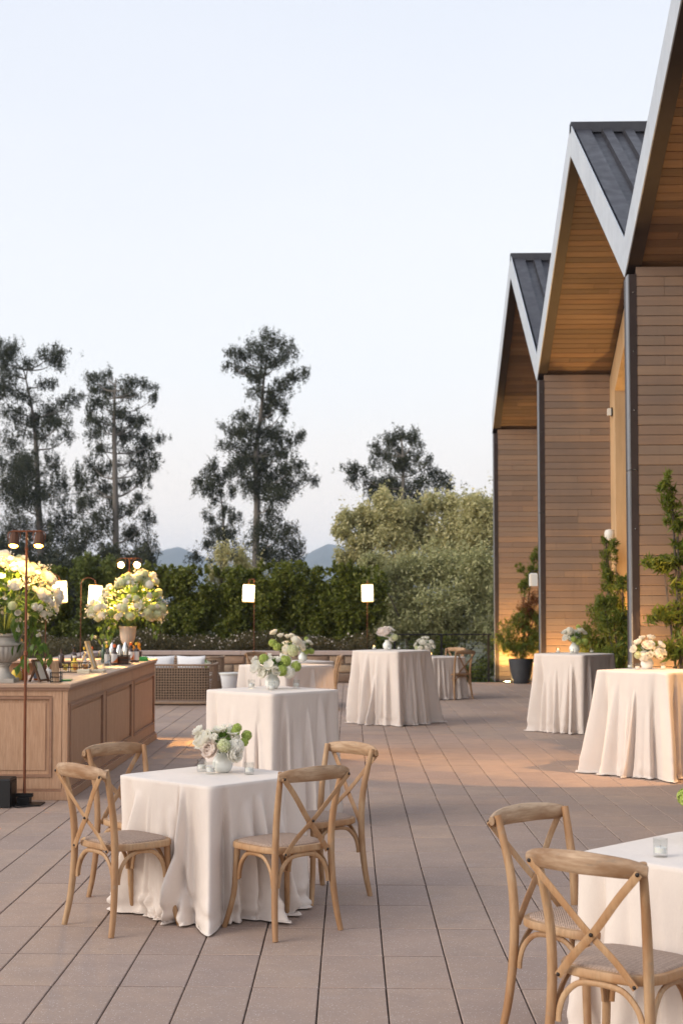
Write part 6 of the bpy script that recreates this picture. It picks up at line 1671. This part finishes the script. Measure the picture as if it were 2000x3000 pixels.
def pillow(label, x, y, z, w, h, th, rz, lean):
    vs, fs = [], []
    n = 14
    mb = MB()
    for side in (1, -1):
        g_ = []
        for i in range(n + 1):
            for j in range(n + 1):
                u, v = -1 + 2 * i / n, -1 + 2 * j / n
                b = (max(0, 1 - u * u) ** .45) * (max(0, 1 - v * v) ** .45)
                pin = 1 - .07 * (1 - abs(u)) * abs(v) ** 3 - .0
                g_.append((u * w / 2 * (1 - .05 * (1 - v * v) * abs(u) ** 4), side * th / 2 * b + .006 * noise.noise(Vector((u * 2, v * 2, z + side))), v * h / 2 * (1 - .08 * (1 - u * u) * abs(v) ** 4)))
        f_ = []
        for i in range(n):
            for j in range(n):
                a = i * (n + 1) + j
                q = (a, a + 1, a + n + 2, a + n + 1)
                f_.append(q if side < 0 else tuple(reversed(q)))
        mb.add(g_, f_)
    o = mb.build('pillow', M['pillow'], None, loc=(x, y, z), rot=(lean, 0, rz), angle=180)
    return tag(o, label, 'pillow')
wicker_seat('wicker_sofa', 'open weave wicker sofa seen from behind, between the bar and the stone wall', -4.15, -2.34, 24.95, 25.8, .70, 'sofa')
pillow('wide white cushion on the wicker sofa, left of two', -3.35, 25.17, .63, .66, .42, .18, .03, -.12)
pillow('white cushion in the right corner of the wicker sofa', -2.74, 25.2, .63, .50, .42, .17, -.10, -.12)
pillow('white cushion on the wicker sofa half hidden by the bar end', -3.86, 25.2, .62, .40, .40, .17, .1, -.12)
wicker_seat('wicker_armchair', 'wicker armchair behind the right end of the sofa, partly hidden', -3.35, -2.42, 27.3, 28.1, .74, 'armchair')
t = thing('side_table', 'white tapered side table right of the wicker sofa', 'side table', (-2.13, 26.3, 0))
MB().lathe([(0, 0), (.13, 0), (.14, .02), (.20, .46), (.0, .46)], 30, cap=False).build('drum', M['pillow'], t)
MB().lathe([(0, .461), (.215, .461), (.22, .47), (.22, .49), (.215, .495), (0, .495)], 30, cap=False).build('top', M['whiteplastic'], t)
t = thing('coffee_table', 'low white table hidden behind the wicker sofa', 'coffee table', (-2.72, 26.55, 0))
MB().box((-.3, -.22, .44), (.3, .22, .48)).build('top', M['whiteplastic'], t, smooth=False)
for sx_ in (-1, 1):
    for sy_ in (-1, 1):
        MB().box((sx_ * .26 - .02, sy_ * .18 - .02, 0), (sx_ * .26 + .02, sy_ * .18 + .02, .439)).build('leg', M['whiteplastic'], t, smooth=False)
cp = centrepiece('tiny pale green bouquet peeping over the wicker sofa cushions', -2.62, 26.5, .481, 12, [('viburnum_pale', -.04, 0, .2, .045), ('hydrangea', .04, -.01, .19, .05), ('viburnum', 0, -.04, .16, .035), ('rose', .0, .03, .23, .035)], 0, 1.0)
